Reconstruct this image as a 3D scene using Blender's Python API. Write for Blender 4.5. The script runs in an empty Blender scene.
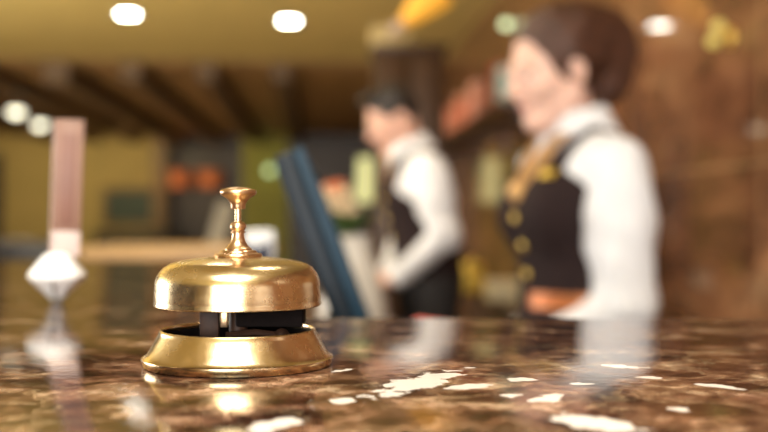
import bpy, bmesh, math, random
import numpy as np
from mathutils import Vector, Matrix
from mathutils.bvhtree import BVHTree

random.seed(7)
rng = np.random.default_rng(7)
sc = bpy.context.scene
COL = sc.collection
R = math.radians

# ------------------------------------------------------------------ camera, world, exposure, large lights
CZ = 1.1655                      # camera height; counter top at 1.10
F = 768 * 50 / 36.0              # focal length in pixels
cd = bpy.data.cameras.new('camera')
cam = bpy.data.objects.new('camera', cd); COL.objects.link(cam)
cam.location = (0, 0, CZ); cam.rotation_euler = (R(90), 0, 0)
cd.lens = 50; cd.sensor_width = 36; cd.clip_start = 0.02; cd.clip_end = 100
cd.dof.use_dof = True; cd.dof.focus_distance = 0.442; cd.dof.aperture_fstop = 5.5
sc.camera = cam

sc.view_settings.view_transform = 'Standard'
sc.view_settings.look = 'None'
sc.view_settings.gamma = 1
sc.view_settings.use_curve_mapping = False
sc.view_settings.exposure = 0.0

w = bpy.data.worlds.new('sky'); sc.world = w; w.use_nodes = True
bg = w.node_tree.nodes['Background']
bg.inputs[0].default_value = (0.75, 0.85, 1.0, 1); bg.inputs[1].default_value = 1.0

TH = R(3.7)                      # the room is turned slightly against the camera
def RP(x, y, z=0.0):
    c, s = math.cos(TH), math.sin(TH)
    return Vector((x * c - y * s, x * s + y * c, z))

def light(name, kind, loc, energy, color, target=None, **kw):
    d = bpy.data.lights.new(name, kind); d.energy = energy; d.color = color
    for k, v in kw.items(): setattr(d, k, v)
    o = bpy.data.objects.new(name, d); COL.objects.link(o); o.location = loc
    if target is not None:
        o.rotation_euler = (Vector(target) - Vector(loc)).to_track_quat('-Z', 'Y').to_euler()
    return o

# daylight at the window behind the camera
light('window_daylight', 'AREA', RP(-0.9, -3.75, 1.70), 225, (1.0, 0.97, 0.94), RP(-0.3, 2.5, 1.25), shape='RECTANGLE', size=2.5, size_y=1.6)
# added daylight fill for the staff faces, from an invented left-wall window
light('lobby_fill', 'AREA', RP(-6.25, 4.6, 1.65), 290, (1.0, 0.97, 0.93), RP(0.4, 2.8, 1.35), shape='RECTANGLE', size=3.6, size_y=1.7)
# ceiling panel above the guest side of the counter
light('panel_light', 'AREA', (-0.14, -0.55, 2.63), 62, (1.0, 0.95, 0.86), (-0.14, -0.55, 0), shape='RECTANGLE', size=0.85, size_y=0.75)
# added unseen warm fill brightening the ceiling from below, without a fixture
light('ceiling_fill', 'AREA', RP(-3.2, 5.6, 2.2), 150, (1.0, 0.80, 0.42), RP(-2.6, 6.4, 2.7), shape='RECTANGLE', size=5.0, size_y=1.0)
# added warm fills without fixtures, brightening the far wall and the marble wall
light('far_wall_fill', 'AREA', RP(-4.0, 17.6, 2.40), 22, (1.0, 0.80, 0.42), RP(-4.2, 20.0, 1.2), shape='RECTANGLE', size=3.0, size_y=0.3)
light('marble_wall_fill', 'AREA', RP(0.30, 3.6, 2.62), 20, (1.0, 0.84, 0.66), RP(1.28, 4.2, 1.3), shape='RECTANGLE', size=0.3, size_y=3.0)

# ------------------------------------------------------------------ materials
def nodes(name):
    m = bpy.data.materials.new(name); m.use_nodes = True
    nt = m.node_tree
    return m, nt, nt.nodes['Principled BSDF']

def mat(name, col, rough=0.5, metal=0.0, var=0.12, scale=12.0, bump=0.0, bscale=None, spec=0.5, stretch=None, sheen=0.0, sub=0.0):
    m, nt, b = nodes(name)
    tc = nt.nodes.new('ShaderNodeTexCoord')
    nz = nt.nodes.new('ShaderNodeTexNoise'); nz.inputs['Scale'].default_value = scale; nz.inputs['Detail'].default_value = 4
    src = tc.outputs['Object']
    if stretch:
        mp = nt.nodes.new('ShaderNodeMapping'); mp.inputs['Scale'].default_value = stretch
        nt.links.new(src, mp.inputs['Vector']); src = mp.outputs[0]
    nt.links.new(src, nz.inputs['Vector'])
    rp = nt.nodes.new('ShaderNodeValToRGB')
    rp.color_ramp.elements[0].position = 0.3; rp.color_ramp.elements[1].position = 0.7
    rp.color_ramp.elements[0].color = tuple(c * (1 - var) for c in col) + (1,)
    rp.color_ramp.elements[1].color = tuple(min(1, c * (1 + var)) for c in col) + (1,)
    nt.links.new(nz.outputs['Fac'], rp.inputs['Fac']); nt.links.new(rp.outputs['Color'], b.inputs['Base Color'])
    b.inputs['Roughness'].default_value = rough; b.inputs['Metallic'].default_value = metal
    b.inputs['Specular IOR Level'].default_value = spec
    if sheen: b.inputs['Sheen Weight'].default_value = sheen
    if sub:
        b.inputs['Subsurface Weight'].default_value = sub
        b.inputs['Subsurface Radius'].default_value = (0.02, 0.008, 0.004); b.inputs['Subsurface Scale'].default_value = 0.3
    if bump:
        n2 = nt.nodes.new('ShaderNodeTexNoise'); n2.inputs['Scale'].default_value = bscale or scale * 4
        nt.links.new(src, n2.inputs['Vector'])
        bp = nt.nodes.new('ShaderNodeBump'); bp.inputs['Strength'].default_value = bump; bp.inputs['Distance'].default_value = 0.01
        nt.links.new(n2.outputs['Fac'], bp.inputs['Height']); nt.links.new(bp.outputs[0], b.inputs['Normal'])
    return m

def glow(name, col, strength, base=(0.8, 0.8, 0.8)):
    m, nt, b = nodes(name)
    tc = nt.nodes.new('ShaderNodeTexCoord'); nz = nt.nodes.new('ShaderNodeTexNoise'); nz.inputs['Scale'].default_value = 9
    nt.links.new(tc.outputs['Object'], nz.inputs['Vector'])
    rp = nt.nodes.new('ShaderNodeValToRGB')
    rp.color_ramp.elements[0].color = tuple(c * 0.93 for c in col) + (1,); rp.color_ramp.elements[1].color = tuple(col) + (1,)
    nt.links.new(nz.outputs['Fac'], rp.inputs['Fac']); nt.links.new(rp.outputs[0], b.inputs['Emission Color'])
    b.inputs['Base Color'].default_value = tuple(base) + (1,)
    b.inputs['Emission Strength'].default_value = strength
    return m

def ramp(nt, src, stops):
    r = nt.nodes.new('ShaderNodeValToRGB'); e = r.color_ramp.elements
    while len(e) < len(stops): e.new(0.5)
    for k, (p, c) in enumerate(stops):
        e[k].position = p; e[k].color = tuple(c) + (1,)
    nt.links.new(src, r.inputs['Fac']); return r.outputs['Color']

def mixc(nt, fac, a, b, mode='MIX'):
    n = nt.nodes.new('ShaderNodeMix'); n.data_type = 'RGBA'; n.blend_type = mode
    for sock, v in ((n.inputs[0], fac), (n.inputs[6], a), (n.inputs[7], b)):
        if hasattr(v, 'is_linked') or hasattr(v, 'links'): nt.links.new(v, sock)
        elif isinstance(v, (int, float)): sock.default_value = v
        else: sock.default_value = tuple(v) + (1,)
    return n.outputs[2]

def mth(nt, op, a, b=None, clamp=False):
    n = nt.nodes.new('ShaderNodeMath'); n.operation = op; n.use_clamp = clamp
    for k, v in enumerate((a, b)):
        if v is None: continue
        if isinstance(v, (int, float)): n.inputs[k].default_value = v
        else: nt.links.new(v, n.inputs[k])
    return n.outputs[0]

def noise(nt, vec, scale, detail=6, rough=0.6, dist=0.0):
    n = nt.nodes.new('ShaderNodeTexNoise'); n.inputs['Scale'].default_value = scale; n.inputs['Detail'].default_value = detail
    n.inputs['Roughness'].default_value = rough; n.inputs['Distortion'].default_value = dist
    nt.links.new(vec, n.inputs['Vector']); return n

def counter_marble():
    m, nt, b = nodes('brown_marble')
    tc = nt.nodes.new('ShaderNodeTexCoord'); P = tc.outputs['Object']
    big = noise(nt, P, 12, 5, 0.6, 0.4)
    mid = noise(nt, P, 42, 9, 0.68, 0.25)
    fine = noise(nt, P, 150, 5, 0.6, 0.3)
    c = ramp(nt, mid.outputs['Fac'], [(0.38, (0.012, 0.007, 0.0055)), (0.46, (0.045, 0.022, 0.015)), (0.52, (0.110, 0.060, 0.038)),
                                      (0.58, (0.22, 0.145, 0.098)), (0.67, (0.46, 0.37, 0.28))])
    tint = ramp(nt, big.outputs['Fac'], [(0.38, (0.62, 0.38, 0.32)), (0.5, (1.0, 0.86, 0.76)), (0.62, (1.0, 0.96, 0.80))])
    c = mixc(nt, 0.75, c, tint, 'MULTIPLY')
    f = ramp(nt, fine.outputs['Fac'], [(0.35, (0.42, 0.38, 0.34)), (0.65, (1.5, 1.45, 1.4))])
    c = mixc(nt, 0.85, c, f, 'MULTIPLY')
    # thin golden and dark veins
    vo = nt.nodes.new('ShaderNodeTexVoronoi'); vo.feature = 'DISTANCE_TO_EDGE'; vo.inputs['Scale'].default_value = 24
    wob = nt.nodes.new('ShaderNodeVectorMath'); wob.operation = 'MULTIPLY_ADD'
    nt.links.new(mid.outputs['Color'], wob.inputs[0]); wob.inputs[1].default_value = (0.07, 0.07, 0.07); nt.links.new(P, wob.inputs[2])
    nt.links.new(wob.outputs[0], vo.inputs['Vector'])
    vein = mth(nt, 'SUBTRACT', 1.0, mth(nt, 'DIVIDE', vo.outputs['Distance'], 0.03), True)
    vein = mth(nt, 'MULTIPLY', vein, mth(nt, 'MULTIPLY', mth(nt, 'SUBTRACT', big.outputs['Fac'], 0.36), 3.5, True), True)
    c = mixc(nt, mth(nt, 'MULTIPLY', vein, 0.85), c, (0.46, 0.33, 0.19))
    # white calcite patches of their own outline
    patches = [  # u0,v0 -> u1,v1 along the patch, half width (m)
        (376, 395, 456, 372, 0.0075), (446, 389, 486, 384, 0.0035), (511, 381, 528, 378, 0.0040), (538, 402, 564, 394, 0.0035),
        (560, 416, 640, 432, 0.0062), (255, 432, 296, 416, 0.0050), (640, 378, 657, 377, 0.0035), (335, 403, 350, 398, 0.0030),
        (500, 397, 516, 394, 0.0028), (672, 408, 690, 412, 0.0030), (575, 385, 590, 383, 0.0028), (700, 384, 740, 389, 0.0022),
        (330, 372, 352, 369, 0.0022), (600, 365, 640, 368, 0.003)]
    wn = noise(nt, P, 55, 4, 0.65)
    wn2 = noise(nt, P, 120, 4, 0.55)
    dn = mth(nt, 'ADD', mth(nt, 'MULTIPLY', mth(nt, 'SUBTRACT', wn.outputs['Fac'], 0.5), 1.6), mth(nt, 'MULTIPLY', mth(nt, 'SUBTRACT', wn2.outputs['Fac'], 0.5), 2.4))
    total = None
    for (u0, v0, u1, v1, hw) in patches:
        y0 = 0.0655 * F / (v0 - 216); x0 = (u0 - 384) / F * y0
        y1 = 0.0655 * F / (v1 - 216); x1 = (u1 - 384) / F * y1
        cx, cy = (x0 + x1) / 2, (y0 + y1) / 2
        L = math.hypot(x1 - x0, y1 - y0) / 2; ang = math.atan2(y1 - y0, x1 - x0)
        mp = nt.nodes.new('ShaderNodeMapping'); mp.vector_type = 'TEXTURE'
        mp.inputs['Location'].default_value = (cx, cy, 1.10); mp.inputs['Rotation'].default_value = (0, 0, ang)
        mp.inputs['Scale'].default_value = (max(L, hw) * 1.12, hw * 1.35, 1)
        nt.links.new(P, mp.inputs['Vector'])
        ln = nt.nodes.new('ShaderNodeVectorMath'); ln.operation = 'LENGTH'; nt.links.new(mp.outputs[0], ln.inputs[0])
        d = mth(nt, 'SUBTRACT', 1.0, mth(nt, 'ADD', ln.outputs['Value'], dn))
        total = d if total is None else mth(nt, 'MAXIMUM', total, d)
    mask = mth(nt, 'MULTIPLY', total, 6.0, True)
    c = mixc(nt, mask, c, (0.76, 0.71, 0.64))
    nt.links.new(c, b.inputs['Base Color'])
    b.inputs['Roughness'].default_value = 0.09; b.inputs['Specular IOR Level'].default_value = 0.2
    rr = nt.nodes.new('ShaderNodeMapRange'); rr.inputs['To Min'].default_value = 0.03; rr.inputs['To Max'].default_value = 0.11
    nt.links.new(mid.outputs['Fac'], rr.inputs['Value']); nt.links.new(rr.outputs[0], b.inputs['Roughness'])
    bp = nt.nodes.new('ShaderNodeBump'); bp.inputs['Strength'].default_value = 0.04; bp.inputs['Distance'].default_value = 0.002
    nt.links.new(fine.outputs['Fac'], bp.inputs['Height']); nt.links.new(bp.outputs[0], b.inputs['Normal'])
    return m

def wall_marble():
    m, nt, b = nodes('brown_stone_wall')
    tc = nt.nodes.new('ShaderNodeTexCoord'); P0 = tc.outputs['Object']
    mp = nt.nodes.new('ShaderNodeMapping'); mp.inputs['Scale'].default_value = (1, 0.38, 1); nt.links.new(P0, mp.inputs['Vector']); P = mp.outputs[0]
    a = noise(nt, P, 2.6, 8, 0.62, 1.0); d = noise(nt, P, 9, 6, 0.6, 0.6)
    c = ramp(nt, a.outputs['Fac'], [(0.30, (0.050, 0.022, 0.014)), (0.45, (0.135, 0.060, 0.033)), (0.56, (0.21, 0.100, 0.053)), (0.70, (0.34, 0.195, 0.11))])
    e = ramp(nt, d.outputs['Fac'], [(0.35, (0.55, 0.5, 0.45)), (0.65, (1.3, 1.25, 1.15))])
    c = mixc(nt, 0.8, c, e, 'MULTIPLY')
    # slab joints
    sx = nt.nodes.new('ShaderNodeSeparateXYZ'); nt.links.new(P0, sx.inputs[0])
    def joint(out, period, off):
        f = mth(nt, 'ABSOLUTE', mth(nt, 'SUBTRACT', mth(nt, 'FRACT', mth(nt, 'ADD', mth(nt, 'DIVIDE', out, period), off)), 0.5))
        return mth(nt, 'LESS_THAN', f, 0.010)
    j = mth(nt, 'MAXIMUM', joint(sx.outputs['Z'], 0.66, 0.5), joint(sx.outputs['Y'], 1.3, 0.2))
    c = mixc(nt, mth(nt, 'MULTIPLY', j, 0.35), c, (0.42, 0.26, 0.13))
    nt.links.new(c, b.inputs['Base Color'])
    b.inputs['Roughness'].default_value = 0.05; b.inputs['Specular IOR Level'].default_value = 0.5
    return m

def brass(name, col, rough, spots=True):
    m, nt, b = nodes(name)
    tc = nt.nodes.new('ShaderNodeTexCoord'); P = tc.outputs['Object']
    a = noise(nt, P, 60, 6, 0.65); f = noise(nt, P, 420, 4, 0.6)
    c = ramp(nt, a.outputs['Fac'], [(0.35, tuple(x * 0.86 for x in col)), (0.6, col)])
    if spots:
        s = mth(nt, 'MULTIPLY', mth(nt, 'SUBTRACT', f.outputs['Fac'], 0.64), 9, True)
        c = mixc(nt, mth(nt, 'MULTIPLY', s, 0.55), c, tuple(x * 0.45 for x in col))
    nt.links.new(c, b.inputs['Base Color']); b.inputs['Metallic'].default_value = 1.0
    rr = nt.nodes.new('ShaderNodeMapRange'); rr.inputs['From Min'].default_value = 0.3; rr.inputs['From Max'].default_value = 0.7
    rr.inputs['To Min'].default_value = rough * 0.75; rr.inputs['To Max'].default_value = rough * 1.35
    nt.links.new(a.outputs['Fac'], rr.inputs['Value']); nt.links.new(rr.outputs[0], b.inputs['Roughness'])
    # fine turning lines round the axis and small dents
    mp = nt.nodes.new('ShaderNodeMapping'); mp.inputs['Scale'].default_value = (30, 30, 900); nt.links.new(P, mp.inputs['Vector'])
    tl = noise(nt, mp.outputs[0], 1.0, 3, 0.5)
    h = mth(nt, 'ADD', mth(nt, 'MULTIPLY', tl.outputs['Fac'], 0.35), mth(nt, 'MULTIPLY', f.outputs['Fac'], 0.6))
    bp = nt.nodes.new('ShaderNodeBump'); bp.inputs['Strength'].default_value = 0.10; bp.inputs['Distance'].default_value = 0.0006
    nt.links.new(h, bp.inputs['Height']); nt.links.new(bp.outputs[0], b.inputs['Normal'])
    return m

M = {}
M['marble'] = counter_marble()
M['stone'] = wall_marble()
M['brass'] = brass('polished_brass', (0.73, 0.57, 0.33), 0.24)
M['brass_base'] = brass('polished_brass_base', (0.71, 0.54, 0.31), 0.23)
M['copper_brass'] = brass('worn_copper_brass', (0.70, 0.47, 0.28), 0.28)
M['dark_bronze'] = mat('dark_bronze', (0.040, 0.019, 0.011), 0.5, 0.0, 0.3, 200, spec=0.2)
M['bell_shade'] = mat('black_bell_shade', (0.007, 0.0045, 0.004), 0.95, 0, 0.2, 300, spec=0.15)  # near black: shade inside the bell put into the colour
M['dark_wood'] = mat('dark_wood', (0.050, 0.024, 0.013), 0.35, 0, 0.35, 6, stretch=(8, 8, 0.6))
M['counter_wood'] = mat('counter_wood', (0.11, 0.050, 0.022), 0.35, 0, 0.3, 6, stretch=(8, 8, 0.6))
M['desk_wood'] = mat('desk_wood', (0.085, 0.042, 0.022), 0.3, 0, 0.3, 5, stretch=(0.8, 8, 8))
M['plaster'] = mat('olive_plaster', (0.58, 0.50, 0.21), 0.8, 0, 0.05, 3, 0.05)
M['wall_plaster'] = mat('ochre_wall', (0.60, 0.46, 0.17), 0.7, 0, 0.08, 2)
M['timber_ceiling'] = mat('brown_ceiling', (0.40, 0.265, 0.135), 0.6, 0, 0.2, 3, stretch=(6, 0.5, 6))
M['beam'] = mat('dark_beam', (0.115, 0.070, 0.040), 0.6, 0, 0.25, 4, stretch=(6, 0.5, 6))
M['floor'] = mat('beige_tile_floor', (0.42, 0.30, 0.17), 0.25, 0, 0.12, 1.5)
M['green_panel'] = mat('yellow_green_panel', (0.50, 0.50, 0.10), 0.6, 0, 0.1, 2)
M['picture'] = mat('dark_green_picture', (0.045, 0.075, 0.045), 0.4, 0, 0.5, 5)
M['frame_wood'] = mat('frame_wood', (0.30, 0.18, 0.06), 0.4, 0, 0.2, 8)
M['sofa'] = mat('black_leather', (0.016, 0.013, 0.013), 0.4, 0, 0.2, 20, 0.1)
M['light_wood'] = mat('light_wood', (0.60, 0.40, 0.20), 0.4, 0, 0.15, 5, stretch=(0.8, 8, 8))
M['grey_fabric'] = mat('pale_grey_fabric', (0.46, 0.44, 0.40), 0.9, 0, 0.1, 40, 0.1)
M['white_trim'] = mat('white_metal', (0.75, 0.73, 0.68), 0.4, 0, 0.05)
M['chrome'] = mat('steel', (0.6, 0.6, 0.6), 0.25, 1, 0.05)
M['monitor'] = mat('dark_blue_plastic', (0.003, 0.009, 0.016), 0.5, 0, 0.15, 20, spec=0.25)
M['monitor_edge'] = mat('steel_blue_edge', (0.003, 0.024, 0.045), 0.5, 0, 0.1, 20, spec=0.25)
M['screen'] = mat('dark_screen', (0.006, 0.012, 0.020), 0.10, 0, 0.1, 10)
M['skin'] = mat('skin_pale', (0.78, 0.50, 0.40), 0.5, 0, 0.05, 18, 0.03, 200, sub=0.15)
M['skin_man'] = mat('skin_ruddy', (0.72, 0.43, 0.33), 0.5, 0, 0.06, 18, 0.03, 200, sub=0.15)
M['lips'] = mat('lips', (0.58, 0.24, 0.21), 0.4, 0, 0.05)
M['hair_f'] = mat('brown_hair', (0.066, 0.025, 0.013), 0.45, 0, 0.5, 10, 0.5, 30, stretch=(14, 3, 5))
M['hair_m'] = mat('black_hair', (0.016, 0.011, 0.009), 0.5, 0, 0.4, 10, 0.4, 40, stretch=(12, 3, 6))
M['eye'] = mat('eye_white', (0.8, 0.78, 0.75), 0.2, 0, 0.03)
M['iris'] = mat('dark_iris', (0.035, 0.02, 0.012), 0.15, 0, 0.1)
M['shirt'] = mat('white_shirt', (0.76, 0.77, 0.80), 0.8, 0, 0.03, 30, 0.12, 14)
M['vest'] = mat('dark_brown_vest', (0.021, 0.0115, 0.0115), 0.85, 0, 0.15, 60, 0.15, 200, spec=0.2)
M['trouser'] = mat('black_trouser', (0.014, 0.012, 0.013), 0.8, 0, 0.15, 60)
M['shoe'] = mat('black_shoe', (0.010, 0.009, 0.009), 0.25, 0, 0.1)
M['gold_cloth'] = mat('gold_cloth', (0.62, 0.36, 0.13), 0.5, 0, 0.25, 50, 0.1)
M['gold'] = mat('gold_metal', (0.85, 0.60, 0.16), 0.3, 0.8, 0.08, 30)
M['yellow_gold'] = mat('yellow_badge', (0.80, 0.55, 0.05), 0.35, 0.3, 0.08, 30)
M['copper'] = mat('copper_plate', (0.80, 0.30, 0.11), 0.4, 0.3, 0.15, 30)
M['white_paper'] = mat('white_card', (0.85, 0.84, 0.82), 0.6, 0, 0.03)
M['pink_card'] = mat('pink_card', (0.22, 0.115, 0.075), 0.5, 0, 0.12, 30)
M['red_card'] = mat('brick_red_card', (0.17, 0.072, 0.046), 0.5, 0, 0.12, 30)
M['palepink'] = mat('pale_pink_card', (0.48, 0.37, 0.33), 0.5, 0, 0.06, 30)
M['navy'] = mat('navy_plastic', (0.010, 0.016, 0.045), 0.4, 0, 0.1)
M['red'] = mat('red_plastic', (0.42, 0.075, 0.07), 0.35, 0, 0.08)
M['yellow'] = mat('yellow_box', (0.72, 0.50, 0.08), 0.5, 0, 0.08)
M['cream'] = mat('cream_box', (0.78, 0.68, 0.42), 0.5, 0, 0.06)
M['beige'] = mat('beige_cloth', (0.45, 0.36, 0.19), 0.8, 0, 0.08)
M['vase'] = mat('pale_ceramic', (0.66, 0.62, 0.55), 0.35, 0, 0.05)
M['flower_c'] = mat('cream_petals', (0.78, 0.64, 0.42), 0.7, 0, 0.12, 60)
M['flower_o'] = mat('orange_petals', (0.70, 0.20, 0.07), 0.7, 0, 0.2, 60)
M['leaf'] = mat('dark_green_leaf', (0.05, 0.10, 0.02), 0.6, 0, 0.3, 30)
M['box_red'] = mat('red_gift_box', (0.48, 0.13, 0.08), 0.5, 0, 0.15, 20)
M['box_pink'] = mat('salmon_gift_box', (0.62, 0.32, 0.24), 0.5, 0, 0.15, 20)
M['box_teal'] = mat('grey_teal_box', (0.22, 0.36, 0.36), 0.5, 0, 0.1, 20)
M['box_blue'] = mat('blue_box', (0.10, 0.20, 0.36), 0.5, 0, 0.1, 20)
M['lamp_white'] = glow('lamp_white', (1.0, 0.97, 0.84), 45)
M['lamp_far'] = glow('lamp_far_cream', (1.0, 0.95, 0.70), 4.0)
M['lamp_green'] = glow('lamp_pale_green', (0.70, 0.95, 0.45), 1.6)
M['lamp_orange'] = glow('orange_shade', (1.0, 0.30, 0.09), 0.07, (0.34, 0.13, 0.055))
M['lamp_amber'] = glow('amber_glass', (1.0, 0.48, 0.04), 0.55, (0.7, 0.35, 0.05))
M['reflection_olive'] = glow('olive_reflection', (0.85, 0.66, 0.13), 0.38, (0.6, 0.5, 0.15))  # glow imitating a warm reflection in the marble
M['lamp_tall'] = glow('yellow_green_shade', (0.85, 0.90, 0.40), 0.6, (0.7, 0.7, 0.4))
M['panel_glow'] = glow('panel_diffuser', (1.0, 0.92, 0.78), 6)

# ------------------------------------------------------------------ mesh helpers
def finish(name, bm, m, parent=None, smooth=True, loc=None, rot=None):
    me = bpy.data.meshes.new(name)
    bmesh.ops.recalc_face_normals(bm, faces=bm.faces)
    bm.to_mesh(me); bm.free()
    if smooth:
        for p in me.polygons: p.use_smooth = True
        try: me.set_sharp_from_angle(angle=R(40))
        except Exception: pass
    me.materials.append(M[m] if isinstance(m, str) else m)
    o = bpy.data.objects.new(name, me); COL.objects.link(o)
    if parent is not None: o.parent = parent
    if loc is not None: o.location = loc
    if rot is not None: o.rotation_euler = rot
    return o

def box_bm(bm, c, s, bev=0.0, mtx=None, seg=2):
    r = bmesh.ops.create_cube(bm, size=1.0)
    vs = r['verts']
    for v in vs: v.co = Vector((v.co.x * s[0], v.co.y * s[1], v.co.z * s[2]))
    if bev:
        es = list({e for v in vs for e in v.link_edges})
        rb = bmesh.ops.bevel(bm, geom=es, offset=bev, segments=seg, profile=0.5, affect='EDGES')
        vs = list({v for f in rb['faces'] for v in f.verts} | {v for v in vs if v.is_valid})
    for v in vs:
        p = v.co
        if mtx is not None: p = mtx @ p
        v.co = p + Vector(c)
    return bm

def box(name, c, s, m, parent=None, bev=0.0, rot=None, **kw):
    bm = bmesh.new(); box_bm(bm, (0, 0, 0), s, bev)
    return finish(name, bm, m, parent, loc=c, rot=rot, **kw)

def prism(name, pts, z0, z1, m, parent=None, bev=0.0, **kw):
    bm = bmesh.new()
    vs = [bm.verts.new((x, y, z0)) for x, y in pts]
    f = bm.faces.new(vs)
    r = bmesh.ops.extrude_face_region(bm, geom=[f])
    for e in r['geom']:
        if isinstance(e, bmesh.types.BMVert): e.co.z = z1
    if bev: bmesh.ops.bevel(bm, geom=list(bm.edges), offset=bev, segments=3, profile=0.5, affect='EDGES')
    return finish(name, bm, m, parent, **kw)

def lathe_bm(bm, prof, seg=64, c=(0, 0, 0), mtx=None):
    rings = []
    for r, z in prof:
        if r < 1e-6:
            rings.append([bm.verts.new((0, 0, z))])
        else:
            rings.append([bm.verts.new((r * math.cos(2 * math.pi * k / seg), r * math.sin(2 * math.pi * k / seg), z)) for k in range(seg)])
    for a, b in zip(rings, rings[1:]):
        for k in range(seg):
            k2 = (k + 1) % seg
            if len(a) == 1 and len(b) == 1: continue
            if len(a) == 1: bm.faces.new((a[0], b[k], b[k2]))
            elif len(b) == 1: bm.faces.new((a[k], a[k2], b[0]))
            else: bm.faces.new((a[k], a[k2], b[k2], b[k]))
    for ring in rings:
        for v in ring:
            p = v.co.copy()
            if mtx is not None: p = mtx @ p
            v.co = p + Vector(c)

def lathe(name, prof, m, parent=None, seg=64, c=(0, 0, 0), mtx=None, **kw):
    bm = bmesh.new(); lathe_bm(bm, prof, seg, c, mtx); return finish(name, bm, m, parent, **kw)

def tube_bm(bm, pts, rad, seg=10):
    pts = [Vector(p) for p in pts]
    rads = rad if isinstance(rad, (list, tuple)) else [rad] * len(pts)
    rings = []; up = Vector((0.123, 0.31, 0.94))
    for i, p in enumerate(pts):
        d = (pts[min(i + 1, len(pts) - 1)] - pts[max(i - 1, 0)]).normalized()
        a = d.cross(up)
        if a.length < 1e-3: a = d.cross(Vector((1, 0, 0)))
        a.normalize(); b = d.cross(a)
        rings.append([bm.verts.new(p + (a * math.cos(2 * math.pi * k / seg) + b * math.sin(2 * math.pi * k / seg)) * rads[i]) for k in range(seg)])
    for r0, r1 in zip(rings, rings[1:]):
        for k in range(seg): bm.faces.new((r0[k], r0[(k + 1) % seg], r1[(k + 1) % seg], r1[k]))
    bm.faces.new(rings[0][::-1]); bm.faces.new(rings[-1])

def tube(name, pts, rad, m, parent=None, seg=10, **kw):
    bm = bmesh.new(); tube_bm(bm, pts, rad, seg); return finish(name, bm, m, parent, **kw)

def blob_bm(bm, c, s, seg=16, mtx=None):
    r = bmesh.ops.create_uvsphere(bm, u_segments=seg, v_segments=max(6, seg // 2), radius=1.0)
    for v in r['verts']:
        p = Vector((v.co.x * s[0], v.co.y * s[1], v.co.z * s[2]))
        if mtx is not None: p = mtx @ p
        v.co = p + Vector(c)

def blob(name, c, s, m, parent=None, seg=20, mtx=None, **kw):
    bm = bmesh.new(); blob_bm(bm, (0, 0, 0), s, seg, mtx); return finish(name, bm, m, parent, loc=c, **kw)

def tag(o, label, cat, group=None, kind=None):
    o['label'] = label; o['category'] = cat
    if group: o['group'] = group
    if kind: o['kind'] = kind
    return o

def thing(name, label, cat, loc=(0, 0, 0), rz=0.0, group=None):
    o = bpy.data.objects.new(name, None); COL.objects.link(o)
    o.empty_display_size = 0.05
    o.location = loc; o.rotation_euler = (0, 0, rz)
    return tag(o, label, cat, group)

def struct(o, label=None, cat=None):
    o['kind'] = 'structure'
    if label: o['label'] = label
    if cat: o['category'] = cat
    return o

def copy_tree(o, parent=None):
    c = o.copy(); COL.objects.link(c)
    if parent is not None: c.parent = parent
    for ch in list(o.children): copy_tree(ch, c)
    return c

def at(u, v, Y):
    return Vector(((u - 384) / F * Y, Y, CZ + (216 - v) / F * Y))

# ------------------------------------------------------------------ the room
ZC = 2.70
XL, XR, YF, YB, YM = -6.4, 1.28, -4.0, 20.0, 10.6
def rbox(name, x0, x1, y0, y1, z0, z1, m, **kw):
    bm = bmesh.new(); box_bm(bm, ((x0 + x1) / 2, (y0 + y1) / 2, (z0 + z1) / 2), (x1 - x0, y1 - y0, z1 - z0))
    return finish(name, bm, m, rot=(0, 0, TH), smooth=False, **kw)
struct(rbox('floor', XL, XR, YF, YB, -0.1, 0.0, 'floor'), 'beige polished tile floor of the lobby', 'floor')
struct(rbox('ceiling', XL, XR, YF, YM, ZC, ZC + 0.1, 'plaster'), 'olive yellow plaster ceiling over the reception', 'ceiling')
struct(rbox('ceiling_rear', XL, XR, YM, YB, ZC - 0.01, ZC + 0.1, 'timber_ceiling'), 'dark brown ceiling behind the wooden beams', 'ceiling')
struct(rbox('wall_right', XR, XR + 0.15, YF, YB, 0, ZC, 'stone'), 'polished brown marble wall behind the woman', 'wall')
bm = bmesh.new()
ly0, ly1, lz0, lz1 = 2.7, 6.5, 0.75, 2.55
for y0, y1, z0, z1 in ((YF, ly0, 0, ZC), (ly1, YB, 0, ZC), (ly0, ly1, 0, lz0), (ly0, ly1, lz1, ZC)):
    box_bm(bm, (XL - 0.075, (y0 + y1) / 2, (z0 + z1) / 2), (0.15, y1 - y0, z1 - z0))
struct(finish('wall_left', bm, 'dark_wood', rot=(0, 0, TH), smooth=False), 'dark wooden wall at the left of the hall', 'wall')
bm = bmesh.new()
for y in (ly0 + 0.03, (ly0 + ly1) / 2, ly1 - 0.03): box_bm(bm, (XL - 0.10, y, (lz0 + lz1) / 2), (0.08, 0.06, lz1 - lz0))
for z in (lz0 + 0.03, lz1 - 0.03): box_bm(bm, (XL - 0.10, (ly0 + ly1) / 2, z), (0.078, ly1 - ly0 - 0.02, 0.058))
struct(finish('added_window_2', bm, 'white_trim', rot=(0, 0, TH), smooth=False), 'added unseen white framed window in the left wall of the lobby', 'window')  # added out of view to account for light on the staff
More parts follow.
